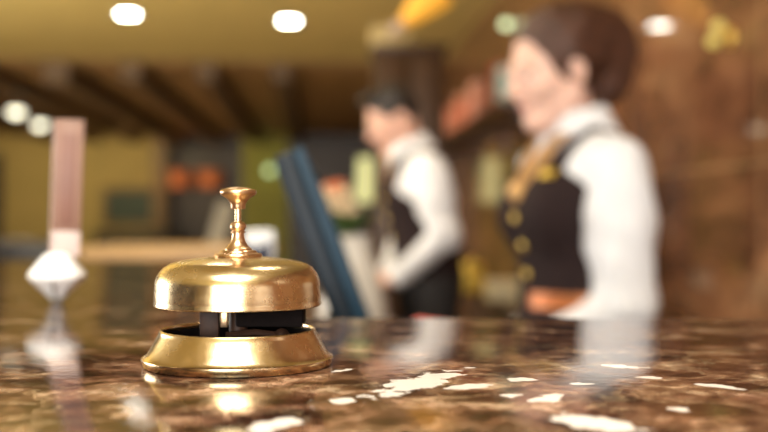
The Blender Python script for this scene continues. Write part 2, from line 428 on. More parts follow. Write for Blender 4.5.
# back wall: ochre plaster with a dark recess, a yellow-green panel and dark wood
bm = bmesh.new()
box_bm(bm, (-4.55, YB + 0.1, ZC / 2), (3.7, 0.2, ZC))
struct(finish('wall_back', bm, 'wall_plaster', rot=(0, 0, TH), smooth=False), 'olive yellow wall at the far end of the lobby', 'wall')
bm = bmesh.new()
box_bm(bm, (-2.08, YB + 0.75, ZC / 2), (1.24, 0.1, ZC)); box_bm(bm, (-2.75, YB + 0.35, ZC / 2), (0.1, 0.7, ZC)); box_bm(bm, (-1.41, YB + 0.35, ZC / 2), (0.1, 0.7, ZC))
box_bm(bm, (-2.08, YB + 0.35, 2.66), (1.24, 0.7, 0.08)); box_bm(bm, (-2.08, YB + 0.35, -0.05), (1.24, 0.7, 0.1))
struct(finish('wall_recess', bm, 'dark_wood', rot=(0, 0, TH), smooth=False), 'dark recess in the far wall with orange lamps', 'wall')
struct(rbox('wall_panel', -1.36, -0.50, YB, YB + 0.2, 0, ZC, 'green_panel'), 'yellow green strip of wall beside the dark recess', 'wall')
struct(rbox('wall_rear', -0.50, XR, YB, YB + 0.2, 0, ZC, 'dark_wood'), 'dark wooden wall at the far end behind the man', 'wall')
struct(rbox('baseboard_back', -6.39, -2.81, YB - 0.03, YB - 0.001, 0, 0.14, 'dark_wood'))
struct(rbox('door_1', -6.38, -5.72, YB - 0.06, YB - 0.001, 0.0, 2.3, 'dark_wood'), 'dark door at the far left of the back wall', 'door')
struct(rbox('trim_1', -3.00, -2.82, YB - 0.05, YB - 0.001, 0.14, ZC - 0.02, 'frame_wood'))
# front wall behind the camera with the window
bm = bmesh.new()
wx0, wx1, wz0, wz1 = -2.3, 0.5, 0.85, 2.55
box_bm(bm, ((XL + wx0) / 2, YF - 0.1, ZC / 2), (wx0 - XL, 0.2, ZC)); box_bm(bm, ((wx1 + XR) / 2, YF - 0.1, ZC / 2), (XR - wx1, 0.2, ZC))
box_bm(bm, ((wx0 + wx1) / 2, YF - 0.1, wz0 / 2), (wx1 - wx0, 0.2, wz0)); box_bm(bm, ((wx0 + wx1) / 2, YF - 0.1, (wz1 + ZC) / 2), (wx1 - wx0, 0.2, ZC - wz1))
struct(finish('wall_front', bm, 'wall_plaster', rot=(0, 0, TH), smooth=False), 'ochre wall with the window, opposite the reception', 'wall')
bm = bmesh.new()
for x in (wx0 + 0.03, wx1 - 0.03): box_bm(bm, (x, YF - 0.1, (wz0 + wz1) / 2), (0.06, 0.08, wz1 - wz0))
for z in (wz0 + 0.03, wz1 - 0.03): box_bm(bm, ((wx0 + wx1) / 2, YF - 0.1, z), (wx1 - wx0 - 0.12, 0.08, 0.06))
struct(finish('window_1', bm, 'white_trim', rot=(0, 0, TH), smooth=False), 'white framed window opposite the reception', 'window')
# timber beams under the rear ceiling
for k, x in enumerate((-4.75, -4.02, -3.28, -1.82, -1.08, -0.34)):
    struct(rbox('ceiling_beam', x - 0.09, x + 0.09, YM + 0.1, YB - 0.02, ZC - 0.19, ZC - 0.012, 'beam'))
struct(rbox('ceiling_beam', -2.55 - 0.12, -2.55 + 0.12, YM + 0.1, YB - 0.02, ZC - 0.22, ZC - 0.012, 'beam'))

# ------------------------------------------------------------------ ceiling lights
def downlight(x, y, label, strength_mat, power, zt=ZC, rad=0.075, group='round ceiling downlights', parts=True):
    t = thing('downlight', label, 'ceiling light', (x, y, zt), TH, group)
    lathe('trim_ring', [(rad, -0.004), (rad + 0.004, -0.010), (rad + 0.022, -0.008), (rad + 0.026, -0.001), (rad + 0.0, -0.001), (rad, -0.004)], 'white_trim', t, 40)
    lathe('lamp_disc', [(0, -0.004), (rad * 0.6, -0.0045), (rad - 0.002, -0.0055), (rad - 0.002, -0.0015), (0, -0.0015)], strength_mat, t, 40)
    l = light('downlight_lamp', 'SPOT', (0, 0, -0.03), power, (1.0, 0.86, 0.64), spot_size=R(130), spot_blend=0.6, shadow_soft_size=0.08)
    l.parent = t
    return t
p = at(128, 14, 8.08); downlight(p.x, p.y, 'bright round ceiling downlight at the upper left, nearer the edge', 'lamp_white', 90)
p = at(289, 21, 8.37); downlight(p.x, p.y, 'bright round ceiling downlight above the monitor', 'lamp_white', 90)
def hanging_spot(u, v, zl, label):
    Y = (zl - CZ) * F / (216 - v); x = (u - 384) / F * Y
    t = thing('hanging_spotlight', label, 'ceiling light', (x, Y, ZC - 0.011), TH, 'hanging spotlights between the beams')
    d = zl - (ZC - 0.011)
    lathe('ceiling_rose', [(0, 0), (0.05, 0), (0.05, -0.012), (0, -0.016)], 'beam', t, 24)
    tube('stem', [(0, 0, -0.01), (0, 0, d + 0.14)], 0.008, 'beam', t, 8)
    lathe('spot_body', [(0.09, d), (0.10, d), (0.10, d + 0.14), (0.0, d + 0.15), (0.0, d + 0.02), (0.09, d + 0.015), (0.09, d)], 'beam', t, 32)
    mt = Matrix.Identity(3)
    blob('lamp_bulb', (0, 0, d - 0.02), (0.085, 0.085, 0.06), 'lamp_far', t)
    l = light('hanging_lamp', 'SPOT', (0, 0, d - 0.10), 200, (1.0, 0.86, 0.60), spot_size=R(150), spot_blend=0.6, shadow_soft_size=0.08); l.parent = t
hanging_spot(16, 110, 2.44, 'cream hanging spotlight at the left edge, the higher of the touching pair')
hanging_spot(40, 123, 2.44, 'cream hanging spotlight at left, the lower of the touching pair')
for x, y, e in ((0.25, 1.3, 26), (-0.6, 3.0, 40)):  # extra lamps added out of view to light the staff side
    downlight(x, y, 'added unseen ceiling downlight above the staff side of the counter', 'lamp_white', e)
t = thing('ceiling_panel', 'rectangular ceiling light panel above the guest side of the counter', 'ceiling light', (-0.14, -0.55, ZC))
bm = bmesh.new()
for s in (-1, 1):
    box_bm(bm, (s * 0.60, 0, -0.02), (0.03, 0.83, 0.038)); box_bm(bm, (0, s * 0.40, -0.02), (1.17, 0.03, 0.038))
finish('frame', bm, 'white_trim', t, smooth=False)
box('diffuser', (0, 0, -0.015), (1.168, 0.768, 0.02), 'panel_glow', t)

# ------------------------------------------------------------------ reception counter
t = thing('reception_counter', 'L-shaped reception counter with a polished brown marble top', 'counter')
top = [(-0.70, 0.05), (1.18, 0.05), (1.18, 0.685), (-0.05, 0.685), (-0.155, 1.55), (-0.70, 1.55)]
prism('marble_top', top, 1.06, 1.10, 'marble', t, bev=0.003)
body = [(-0.64, 0.12), (1.15, 0.12), (1.15, 0.64), (-0.095, 0.64), (-0.20, 1.50), (-0.64, 1.50)]
prism('counter_body', body, 0.10, 1.06, 'counter_wood', t, smooth=False)
plinth = [(-0.61, 0.16), (1.12, 0.16), (1.12, 0.60), (-0.13, 0.60), (-0.23, 1.46), (-0.61, 1.46)]
prism('plinth', plinth, 0.0, 0.10, 'dark_wood', t, smooth=False)
for k in range(4):
    box('front_panel', (-0.40 + 0.44 * k, 0.113, 0.58), (0.36, 0.012, 0.8), 'dark_wood', t, 0.003)
box('ledge', (0.60, 0.80, 1.016), (1.10, 0.315, 0.022), 'desk_wood', t, 0.003)

t = thing('staff_desk', 'lower dark wooden staff desk behind the marble counter', 'desk')
DZ = 0.88
desk = [(0.10, 0.975), (0.10, 2.40), (0.01, 3.05), (0.01, 4.5), (-0.40, 4.5), (-0.40, 2.29), (-0.225, 2.29), (-0.075, 0.975)]
prism('desk_top', desk, DZ - 0.03, DZ, 'desk_wood', t, bev=0.003)
prism('side_panel', [(-0.06, 1.0), (0.08, 1.0), (0.08, 1.03), (-0.06, 1.03)], 0, DZ - 0.03, 'dark_wood', t, smooth=False)
prism('side_panel', [(-0.38, 4.44), (-0.02, 4.44), (-0.02, 4.47), (-0.38, 4.47)], 0, DZ - 0.03, 'dark_wood', t, smooth=False)
prism('back_panel', [(-0.38, 2.31), (-0.35, 2.31), (-0.35, 4.43), (-0.38, 4.43)], 0.1, DZ - 0.03, 'dark_wood', t, smooth=False)

# ------------------------------------------------------------------ the call bell
BX, BY = at(238.2, 366, 0.471).x, 0.471
bell = thing('call_bell', 'shiny brass counter call bell standing on the brown marble in front', 'bell', (BX, BY, 1.10))
bell.scale = (0.982, 0.982, 0.985)
def arc(cx, cz, rx, rz, a0, a1, n):
    return [(cx + rx * math.cos(R(a0 + (a1 - a0) * k / n)), cz + rz * math.sin(R(a0 + (a1 - a0) * k / n))) for k in range(n + 1)]
base_prof = ([(0.0385, 0.0012), (0.0405, 0.0002), (0.0417, 0.0003), (0.0420, 0.0008), (0.0427, 0.0032), (0.0426, 0.0037), (0.0415, 0.0041)] +
             [(0.0414 - 0.0064 * (k / 10) ** 0.85, 0.0041 + 0.0106 * (k / 10)) for k in range(1, 11)] +
             [(0.0349, 0.0152), (0.0346, 0.0158), (0.0341, 0.0161), (0.0336, 0.0158), (0.0334, 0.0150)] +
             [(0.0340, 0.0120), (0.0365, 0.0060), (0.0385, 0.0030), (0.0385, 0.0012)])
lathe('base', base_prof, 'brass_base', bell, 128)
lathe('inner_shade_tray', [(0.0, 0.0030), (0.0360, 0.0030), (0.0362, 0.0045), (0.0345, 0.0090), (0.0331, 0.0138), (0.0326, 0.0135), (0.0340, 0.0085), (0.0352, 0.0050), (0.0, 0.0046)], 'bell_shade', bell, 96)  # separate dark lining; the shade within the base is painted on it
dome_out = ([(0.0369, 0.0265), (0.0373, 0.0268), (0.0374, 0.0275), (0.0371, 0.0282), (0.03715, 0.0292)] +
            [(0.0371, 0.0325), (0.0368, 0.0355)] + arc(0.0250, 0.0357, 0.0118, 0.0106, 4, 74, 14) +
            [(0.0240, 0.0468), (0.0190, 0.0476), (0.0130, 0.0481), (0.0105, 0.0482)])
dome_in = [(max(r - 0.0012, 0.009), z - (0.0012 if z > 0.04 else 0.0)) for r, z in reversed(dome_out[5:])]
dome_prof = dome_out + dome_in + [(0.0357, 0.0281), (0.0358, 0.0267), (0.0363, 0.0264), (0.0369, 0.0265)]
lathe('dome', dome_prof, 'brass', bell, 128)
lathe('collar', [(0.0, 0.0478), (0.0100, 0.0479), (0.0106, 0.0483), (0.0108, 0.0490), (0.0104, 0.0497), (0.0092, 0.0499), (0.0084, 0.0502), (0.0082, 0.0507), (0.0078, 0.0511), (0.0066, 0.0513), (0.0, 0.0513)], 'copper_brass', bell, 80)
lathe('stem', [(0.0, 0.0511), (0.0060, 0.0512), (0.0061, 0.0519), (0.0054, 0.0524), (0.0044, 0.0534), (0.0034, 0.0550), (0.0029, 0.0568), (0.0027, 0.0584), (0.0027, 0.0588),
               (0.0034, 0.0589), (0.0035, 0.0594), (0.0028, 0.0597), (0.0027, 0.0600), (0.0032, 0.0603), (0.0036, 0.0610), (0.0037, 0.0618), (0.0034, 0.0628), (0.0026, 0.0637), (0.0016, 0.0641), (0.0, 0.0641)], 'copper_brass', bell, 64)
lathe('plunger_rod', [(0.0, 0.0634), (0.0015, 0.0634), (0.0015, 0.0702), (0.0, 0.0702)], 'brass', bell, 32)
lathe('push_knob', [(0.0, 0.0695), (0.0030, 0.0696), (0.0033, 0.0701), (0.0033, 0.0712), (0.0036, 0.0724), (0.0045, 0.0738), (0.0060, 0.0749), (0.0074, 0.0757), (0.0081, 0.0764), (0.0083, 0.0771), (0.0081, 0.0778),
                (0.0073, 0.0784), (0.0058, 0.0787), (0.0050, 0.0790), (0.0030, 0.0794), (0.0, 0.0796)], 'copper_brass', bell, 64)
lathe('post', [(0.0, 0.0044), (0.0060, 0.0044), (0.0060, 0.0060), (0.0042, 0.0066), (0.0040, 0.0440), (0.0, 0.0440)], 'dark_bronze', bell, 32)
bm = bmesh.new()
box_bm(bm, (-0.0118, -0.006, 0.0200), (0.0085, 0.0040, 0.0290), 0.0006)
box_bm(bm, (-0.0040, -0.004, 0.0330), (0.012, 0.0050, 0.0020), 0.0005)
finish('striker_bracket', bm, 'dark_bronze', bell)
box('striker_plate', (0.0145, 0.004, 0.0215), (0.030, 0.020, 0.0085), 'bell_shade', bell, 0.0012)  # plate in the gap, blackened to stand for the shade there
bm = bmesh.new()
tube_bm(bm, [(-0.004, -0.010, 0.014), (0.008, -0.006, 0.0150), (0.018, -0.004, 0.0135)], 0.0016, 8)
blob_bm(bm, (0.020, -0.004, 0.0130), (0.0036, 0.0036, 0.0036), 16)
finish('hammer', bm, 'dark_bronze', bell)
box('spring_leaf', (-0.0050, -0.0090, 0.0235), (0.0032, 0.0012, 0.0120), 'copper_brass', bell, 0.0004)
lathe('screw', [(0.0, 0.0), (0.0009, 0.0), (0.0009, 0.006), (0.0019, 0.0062), (0.0021, 0.0072), (0.0017, 0.0082), (0.0, 0.0085)], 'copper_brass', bell, 20, c=(-0.0175, -0.022, 0.0046))

# ------------------------------------------------------------------ things on the counter and the desk
# pale display stand at the left
p = at(57, 300, 0.832)
t = thing('display_stand', 'slim pinkish card rising from a white diamond-shaped foot on the counter at left', 'sign', (p.x, p.y, 1.10), R(8))
bm = bmesh.new()
lathe_bm(bm, [(0, 0.0002), (0.005, 0.0002), (0.0225, 0.0175), (0.0225, 0.0205), (0.009, 0.0365), (0, 0.0365)], 8)
bmesh.ops.bevel(bm, geom=list(bm.edges), offset=0.0012, segments=2, affect='EDGES')
finish('foot', bm, 'white_paper', t)
def card(name, z0, z1, wd, m, th=0.003):
    bm = bmesh.new(); box_bm(bm, (0.005, 0, (z0 + z1) / 2), (wd, th, z1 - z0), 0.0006, None)
    return finish(name, bm, m, t, rot=(0, R(2.0), 0))
card('card_lower', 0.034, 0.054, 0.022, 'palepink')
card('card', 0.054, 0.141, 0.022, 'pink_card')
card('printed_strip', 0.058, 0.130, 0.011, 'red_card', 0.0042)
card('card_edge', 0.036, 0.141, 0.0010, 'palepink', 0.0046).location = (-0.0115, 0, 0)

# navy holder with white cards near the monitor
p = at(256, 262, 1.44)
t = thing('card_holder', 'small navy holder with white cards on the counter behind the bell', 'holder', (p.x, p.y, 1.10), R(-20)); t.scale = (0.72, 0.72, 0.72)
bm = bmesh.new()
for s in (-1, 1): box_bm(bm, (s * 0.028, 0, 0.022), (0.004, 0.04, 0.042), 0.001)
for s in (-1, 1): box_bm(bm, (0, s * 0.018, 0.018), (0.052, 0.004, 0.034), 0.001)
box_bm(bm, (0, 0, 0.003), (0.052, 0.032, 0.005))
finish('tray', bm, 'navy', t)
for k in range(3): box('cards', (0.004 + 0.004 * k, -0.008 + 0.008 * k, 0.036), (0.044, 0.005, 0.058), 'white_paper', t, 0.0006, rot=(R(6), R(4 * k - 6), 0))

# light wooden service table beyond the end of the counter
t = thing('service_table', 'light wooden service table standing beyond the end of the counter at left', 'table', (-0.80, 4.3, 0))
box('table_top', (0, 0, 1.025), (0.70, 0.60, 0.045), 'light_wood', t, 0.006)
bm = bmesh.new()
for q in (-1, 1):
    box_bm(bm, (0, q * 0.25, 0.93), (0.62, 0.025, 0.14)); box_bm(bm, (q * 0.31, 0, 0.93), (0.025, 0.48, 0.14))
finish('apron', bm, 'light_wood', t, smooth=False)
for sx in (-1, 1):
    for sy in (-1, 1): box('leg', (sx * 0.31, sy * 0.25, 0.43), (0.05, 0.05, 0.86), 'light_wood', t, 0.006)

# computer monitor, side on, leaning away from the staff
MY = 1.24
t = thing('computer_monitor', 'dark blue computer monitor leaning back, seen from its side', 'monitor', (0.008, MY, DZ), R(2.2))
lean = Matrix.Rotation(R(-20.5), 4, 'Y')
piv = Vector((0.020, 0, 0.030))
def mon(name, c, s, m, bev=0.004):
    bm = bmesh.new(); box_bm(bm, c, s, bev)
    bmesh.ops.transform(bm, matrix=Matrix.Translation(piv) @ lean, verts=bm.verts)
    return finish(name, bm, m, t)
MW, MH = 0.36, 0.345
mon('housing', (-0.016, 0, MH / 2), (0.022, MW, MH), 'monitor', 0.006)
mon('rear_housing', (-0.033, 0, MH * 0.30), (0.016, MW * 0.5, MH * 0.36), 'monitor', 0.005)
bm = bmesh.new()
for s in (-1, 1):
    box_bm(bm, (0.000, s * (MW / 2 - 0.008), MH / 2), (0.012, 0.016, MH), 0.002)
    box_bm(bm, (0.000, 0, MH / 2 + s * (MH / 2 - 0.008)), (0.012, MW - 0.032, 0.016), 0.002)
bmesh.ops.transform(bm, matrix=Matrix.Translation(piv) @ lean, verts=bm.verts)
finish('bezel', bm, 'monitor_edge', t)
mon('screen', (-0.002, 0, MH / 2), (0.008, MW - 0.034, MH - 0.034), 'screen', 0.001)
bm = bmesh.new(); tube_bm(bm, [(-0.012, 0, 0.016), (-0.022, 0, 0.05), (-0.032, 0, 0.10)], [0.014, 0.013, 0.012], 14)
finish('stand_neck', bm, 'monitor', t)
lathe('stand_foot', [(0, 0.0005), (0.058, 0.0005), (0.060, 0.004), (0.052, 0.012), (0.02, 0.020), (0, 0.021)], 'monitor', t, 40)

# flower vase behind the monitor
p = at(352, 300, 2.55)
t = thing('flower_vase', 'pale vase with cream and orange flowers between the monitor and the man', 'vase', (p.x, p.y, DZ))
lathe('vase', [(0, 0.0005), (0.075, 0.0005), (0.082, 0.02), (0.078, 0.08), (0.062, 0.15), (0.045, 0.20), (0.040, 0.225), (0.046, 0.24), (0.041, 0.24), (0.036, 0.22), (0.05, 0.15), (0.0, 0.03)], 'vase', t, 48)
def flower(c, r, m):
    bm = bmesh.new()
    for ring, (n, rr, tilt, h) in enumerate(((8, 1.0, 0.35, 0.0), (7, 0.75, 0.8, 0.12), (5, 0.45, 1.2, 0.22))):
        for k in range(n):
            a = 2 * math.pi * k / n + ring * 0.4
            mt = Matrix.Rotation(a, 3, 'Z') @ Matrix.Rotation(-tilt, 3, 'Y')
            blob_bm(bm, mt @ Vector((r * rr * 0.55, 0, 0)) + Vector((0, 0, r * h)), (r * 0.5, r * 0.30, r * 0.10), 8, mt)
    blob_bm(bm, (0, 0, r * 0.25), (r * 0.22, r * 0.22, r * 0.18), 8)
    return finish('blossom', bm, m, t, loc=c, rot=(rng.uniform(-0.6, 0.6), rng.uniform(-0.6, 0.6), rng.uniform(0, 6)))
sb = bmesh.new()
for k in range(9):
    a = rng.uniform(0, 6.28); q = rng.uniform(0.01, 0.045)
    c = Vector((-0.028 + q * math.cos(a), q * math.sin(a), 0.275 + rng.uniform(-0.01, 0.05)))
    flower(c, rng.uniform(0.030, 0.040), 'flower_c'); tube_bm(sb, [(0, 0, 0.12), (c.x * 0.4, c.y * 0.4, 0.22), c], 0.002, 6)
for k in range(6):
    a = rng.uniform(0, 6.28); q = rng.uniform(0.01, 0.035)
    c = Vector((-0.045 + q * math.cos(a), q * math.sin(a), 0.318 + rng.uniform(-0.01, 0.03)))
    flower(c, rng.uniform(0.022, 0.030), 'flower_o'); tube_bm(sb, [(0, 0, 0.12), (c.x * 0.4, c.y * 0.4, 0.24), c], 0.002, 6)
finish('stems', sb, 'leaf', t)
bm = bmesh.new()
for k in range(10):
    a = 2 * math.pi * k / 10
    mt = Matrix.Rotation(a, 3, 'Z') @ Matrix.Rotation(R(-40), 3, 'Y')
    blob_bm(bm, mt @ Vector((0.05, 0, 0)) + Vector((-0.01, 0, 0.235)), (0.045, 0.014, 0.003), 8, mt)
finish('leaves', bm, 'leaf', t)

# red stapler on the ledge
t = thing('stapler', 'red stapler on the ledge just behind the counter edge', 'stapler', (at(452, 313, 0.86).x, 0.86, 1.0275), R(6)); t.scale = (0.8, 0.8, 0.9)
box('stapler_base', (0, 0, 0.006), (0.090, 0.030, 0.011), 'trouser', t, 0.003)
bm = bmesh.new(); box_bm(bm, (0, 0, 0), (0.088, 0.026, 0.026), 0.009, Matrix.Rotation(R(7), 3, 'Y'))
finish('top_arm', bm, 'red', t, loc=(0.0, 0, 0.047))
box('magazine', (0.002, 0, 0.027), (0.080, 0.020, 0.012), 'chrome', t, 0.002, rot=(0, R(5), 0))
box('hinge', (0.034, 0, 0.022), (0.014, 0.024, 0.030), 'trouser', t, 0.003)
# ------------------------------------------------------------------ background furniture
# tall dark cabinet behind the man
t = thing('tall_cabinet', 'tall dark wooden cabinet standing behind the man', 'cabinet', RP(0.55, 6.1), TH)
box('carcass', (0, 0.22, 1.06), (0.40, 0.40, 2.12), 'dark_wood', t, 0.004)
for s in (-1, 1):
    d = box('door', (s * 0.098, 0.010, 1.10), (0.186, 0.018, 1.96), 'dark_wood', t, 0.004)
    tube('handle', [(-s * 0.07, -0.012, -0.10), (-s * 0.07, -0.030, -0.08), (-s * 0.07, -0.030, 0.08), (-s * 0.07, -0.012, 0.10)], 0.005, 'chrome', d, 8)
box('cornice', (0, 0.21, 2.135), (0.44, 0.46, 0.03), 'dark_wood', t, 0.006)
t = thing('storage_box', 'beige lidded box on top of the tall dark cabinet', 'box', RP(0.45, 6.25, 2.151), TH)
box('box_body', (0, 0, 0.05), (0.24, 0.20, 0.098), 'beige', t, 0.01)
box('lid', (0, 0, 0.108), (0.25, 0.21, 0.018), 'beige', t, 0.006)

# amber horn-shaped pendant
p = at(417, 10, 5.6)
t = thing('pendant_lamp', 'glowing amber glass horn lamp hanging above the man', 'pendant lamp', (p.x, p.y, ZC))
drop = p.z - ZC
mt = (Vector((0.75, 0, 0.66))).to_track_quat('Z', 'Y').to_matrix()
lathe('amber_shade', [(0.0, -0.10), (0.028, -0.10), (0.045, -0.06), (0.066, 0.0), (0.082, 0.06), (0.094, 0.12), (0.098, 0.16), (0.093, 0.16), (0.076, 0.06), (0.04, -0.05), (0.0, -0.08)], 'lamp_amber', t, 40, c=(0, 0, drop), mtx=mt)
lathe('glass_tip', [(0.0, -0.19), (0.012, -0.185), (0.026, -0.16), (0.034, -0.13), (0.028, -0.101), (0.0, -0.101)], 'palepink', t, 30, c=(0, 0, drop), mtx=mt)
tube('cord', [(0.06, 0, drop + 0.14), (0.03, 0, drop + 0.25), (0, 0, -0.02)], 0.004, 'beam', t, 8)
lathe('canopy', [(0, -0.022), (0.05, -0.02), (0.052, -0.001), (0, -0.001)], 'beam', t, 24)

# low cabinet along the marble wall, with boxes
t = thing('low_cabinet', 'low dark cabinet along the marble wall between the staff', 'cabinet', RP(1.0, 4.2), TH)
box('carcass', (0, 0, 0.41), (0.50, 2.0, 0.78), 'dark_wood', t, 0.004)
box('cabinet_top', (-0.01, 0, 0.812), (0.53, 2.04, 0.024), 'desk_wood', t, 0.004)
for k in range(4):
    d = box('door', (-0.259, -0.74 + 0.49 * k, 0.42), (0.016, 0.46, 0.70), 'dark_wood', t, 0.003)
    blob('knob', (-0.018, 0.18, 0.22), (0.012, 0.012, 0.012), 'chrome', d, 12)
def lidbox(name, label, cat, loc, s, m, m2, rz=TH, group=None):
    t = thing(name, label, cat, loc, rz, group)
    box('box_body', (0, 0, s[2] * 0.38), (s[0] * 0.95, s[1] * 0.95, s[2] * 0.76), m, t, min(s) * 0.05)
    box('lid', (0, 0, s[2] * 0.87), (s[0], s[1], s[2] * 0.24), m2, t, min(s) * 0.05)
    return t
TOPZ = 0.825
p = at(467, 272, 4.75)
t = thing('storage_jar', 'round yellow jar on the low cabinet, beside the cream box', 'jar', (p.x + 0.02, p.y, TOPZ))
lathe('jar_body', [(0, 0.0005), (0.055, 0.0005), (0.064, 0.012), (0.066, 0.07), (0.060, 0.095), (0.048, 0.105), (0, 0.105)], 'yellow', t, 36)
lathe('lid', [(0, 0.105), (0.052, 0.105), (0.054, 0.125), (0.045, 0.133), (0.012, 0.135), (0.014, 0.150), (0, 0.153)], 'yellow', t, 36)
p = at(494, 288, 4.30)
lidbox('lidded_box', 'cream lidded box on the low cabinet, beside the yellow jar', 'box', (p.x + 0.03, p.y, TOPZ), (0.13, 0.11, 0.085), 'cream', 'cream')

# long shelf of boxes on the marble wall
SH = 1.80
t = thing('wall_shelf', 'long dark wooden shelf on the marble wall holding small boxes', 'shelf', RP(XR - 0.002, 7.7, SH), TH)
box('board', (-0.14, 0, -0.03), (0.27, 4.3, 0.05), 'dark_wood', t, 0.004)
for y in (-1.8, -0.6, 0.6, 1.8):
    bm = bmesh.new(); box_bm(bm, (-0.015, y, -0.145), (0.026, 0.03, 0.17)); box_bm(bm, (-0.10, y, -0.075), (0.18, 0.03, 0.03))
    finish('bracket', bm, 'dark_wood', t, smooth=False)
proto = {}
seq = ['box_teal', 'box_red', 'box_pink', 'box_red', 'box_pink', 'box_red', 'box_red', 'box_pink', 'box_red', 'box_pink', 'box_red', 'box_red', 'box_blue']
for k, mname in enumerate(seq):
    y = 6.05 + 0.275 * k
    loc = RP(XR - 0.15, y, SH - 0.0045)
    desc = {'box_teal': 'grey teal lidded box at the near end of the wall shelf, beside the woman\'s face',
            'box_red': 'brick red lidded box in the row on the long wall shelf',
            'box_pink': 'salmon pink lidded box in the row on the long wall shelf',
            'box_blue': 'blue lidded box at the far end of the wall shelf'}[mname]
    if mname not in proto:
        o = proto[mname] = lidbox('gift_box', desc, 'box', loc, (0.17, 0.20, 0.22), mname, mname, TH, 'boxes on the long wall shelf')
    else:
        o = copy_tree(proto[mname]); o.location = loc
    o.rotation_euler = (0, 0, TH + rng.uniform(-0.12, 0.12)); o.scale = (1, 1, [1.0, 1.25, 0.9][k % 3])

# round wall light on the marble wall
p = at(515, 24, 6.9)
def globe(label, loc, rad, m, group=None):
    t = thing('wall_glow', label, 'wall light', loc, TH, group)
    return t
yy = 6.85
p = RP(XR - 0.002, yy, CZ + 192 * 6.9 / F)
t = globe('small round pale green wall light above the woman\'s forehead', p, 0.06, 'lamp_green')
lathe('backplate', [(0, 0), (0.05, 0), (0.05, 0.012), (0.03, 0.02), (0, 0.02)], 'chrome', t, 30, mtx=Matrix.Rotation(R(-90), 3, 'Y'))
blob('globe', (-0.045, 0, 0), (0.030, 0.030, 0.030), 'lamp_green', t)

t = thing('wall_glow', 'small twin amber globes standing in for a warm reflection in the marble wall at right', 'wall light', RP(XR - 0.002, 3.20, 1.715), TH)  # added glowing globes in place of lamps mirrored by the polished wall
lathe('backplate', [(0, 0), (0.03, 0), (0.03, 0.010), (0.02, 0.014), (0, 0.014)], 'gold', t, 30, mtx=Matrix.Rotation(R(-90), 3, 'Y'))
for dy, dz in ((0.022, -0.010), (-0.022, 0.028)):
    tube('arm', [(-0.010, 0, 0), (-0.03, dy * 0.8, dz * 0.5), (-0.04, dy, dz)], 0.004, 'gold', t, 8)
    blob('reflection_globe', (-0.05, dy, dz), (0.020, 0.020, 0.020), 'reflection_olive', t)
# picture on the far wall
t = thing('framed_picture', 'dark green picture in a wooden frame on the far wall', 'picture', RP(-3.43, YB - 0.002, 1.34), TH)
bm = bmesh.new()
for s in (-1, 1):
    box_bm(bm, (s * 0.46, -0.02, 0), (0.08, 0.036, 0.74), 0.006); box_bm(bm, (0, -0.02, s * 0.33), (0.84, 0.036, 0.08), 0.006)
finish('frame', bm, 'frame_wood', t)
box('artwork', (0, -0.008, 0), (0.84, 0.012, 0.58), 'picture', t)

# orange pendants in the recess
for k, (u, sc_, lab) in enumerate(((181, 0.9, 'dim orange drum pendant in the dark recess, the one nearer the ochre wall'), (212, 1.1, 'brighter orange drum pendant in the dark recess, the one nearer the green strip'))):
    xr = (u - 318) / 53.35 + 0.02
    t = thing('pendant_lamp', lab, 'pendant lamp', RP(xr, YB + 0.12, 2.62), TH, 'orange pendants in the dark recess')
    lathe('drum_shade', [(0, -0.62), (0.20 * sc_, -0.62), (0.24 * sc_, -0.60), (0.22 * sc_, -0.92), (0.0, -0.92)], 'lamp_orange', t, 36)
    tube('cord', [(0, 0, -0.001), (0, 0, -0.62)], 0.008, 'beam', t, 8)
    light_o = light('pendant_glow', 'POINT', (0, -0.3, -0.8), 3, (1, 0.4, 0.12), shadow_soft_size=0.2); light_o.parent = t

# pale green wall lamp on the strip
p = RP((273 - 318) / 53.35, YB - 0.002, CZ + 45 * YB / F)
t = thing('wall_glow', 'small pale green wall light on the yellow green strip', 'wall light', p, TH)
blob('globe', (0, -0.10, 0), (0.07, 0.07, 0.07), 'lamp_green', t)
lathe('backplate', [(0, 0), (0.07, 0), (0.07, 0.02), (0.03, 0.035), (0, 0.035)], 'chrome', t, 30, mtx=Matrix.Rotation(R(90), 3, 'X'))

# standing lamp with tall glowing shade
p = at(367, 180, 12.0)
t = thing('floor_lamp', 'tall slim lamp with a glowing yellow green shade in the distance', 'floor lamp', (p.x, p.y, 0))
lathe('base', [(0, 0.001), (0.17, 0.001), (0.17, 0.02), (0.03, 0.035), (0, 0.035)], 'dark_bronze', t, 36)
tube('pole', [(0, 0, 0.03), (0, 0, 1.33)], 0.014, 'dark_bronze', t, 12)
lathe('lamp_shade', [(0, 1.32), (0.12, 1.32), (0.125, 1.34), (0.10, 1.82), (0, 1.82)], 'lamp_tall', t, 36)

# sofas and the grey chair
def sofa(name, label, loc, rz, wd, hb, m, cat='sofa', seat_n=2, lean=8):
    t = thing(name, label, cat, loc, rz)
    for s in (-1, 1):
        box('arm', (s * (wd / 2 - 0.09), 0, 0.34), (0.16, 0.82, 0.46), m, t, 0.04)
    box('seat_base', (0, 0, 0.22), (wd - 0.34, 0.80, 0.20), m, t, 0.02)
    n = seat_n; cw = (wd - 0.36) / n
    for k in range(n):
        box('seat_cushion', (-(wd - 0.36) / 2 + cw * (k + 0.5), -0.05, 0.40), (cw - 0.01, 0.66, 0.15), m, t, 0.04)
    box('backrest', (0, 0.34, 0.22 + hb / 2), (wd - 0.34, 0.16, hb), m, t, 0.05, rot=(R(-lean), 0, 0))
    for sx in (-1, 1):
        for sy in (-1, 1):
            lathe('leg', [(0, 0), (0.02, 0), (0.028, 0.13), (0, 0.13)], 'dark_bronze', t, 16, c=(sx * (wd / 2 - 0.1), sy * 0.34, 0))
    return t
p = at(10, 240, 10.5)
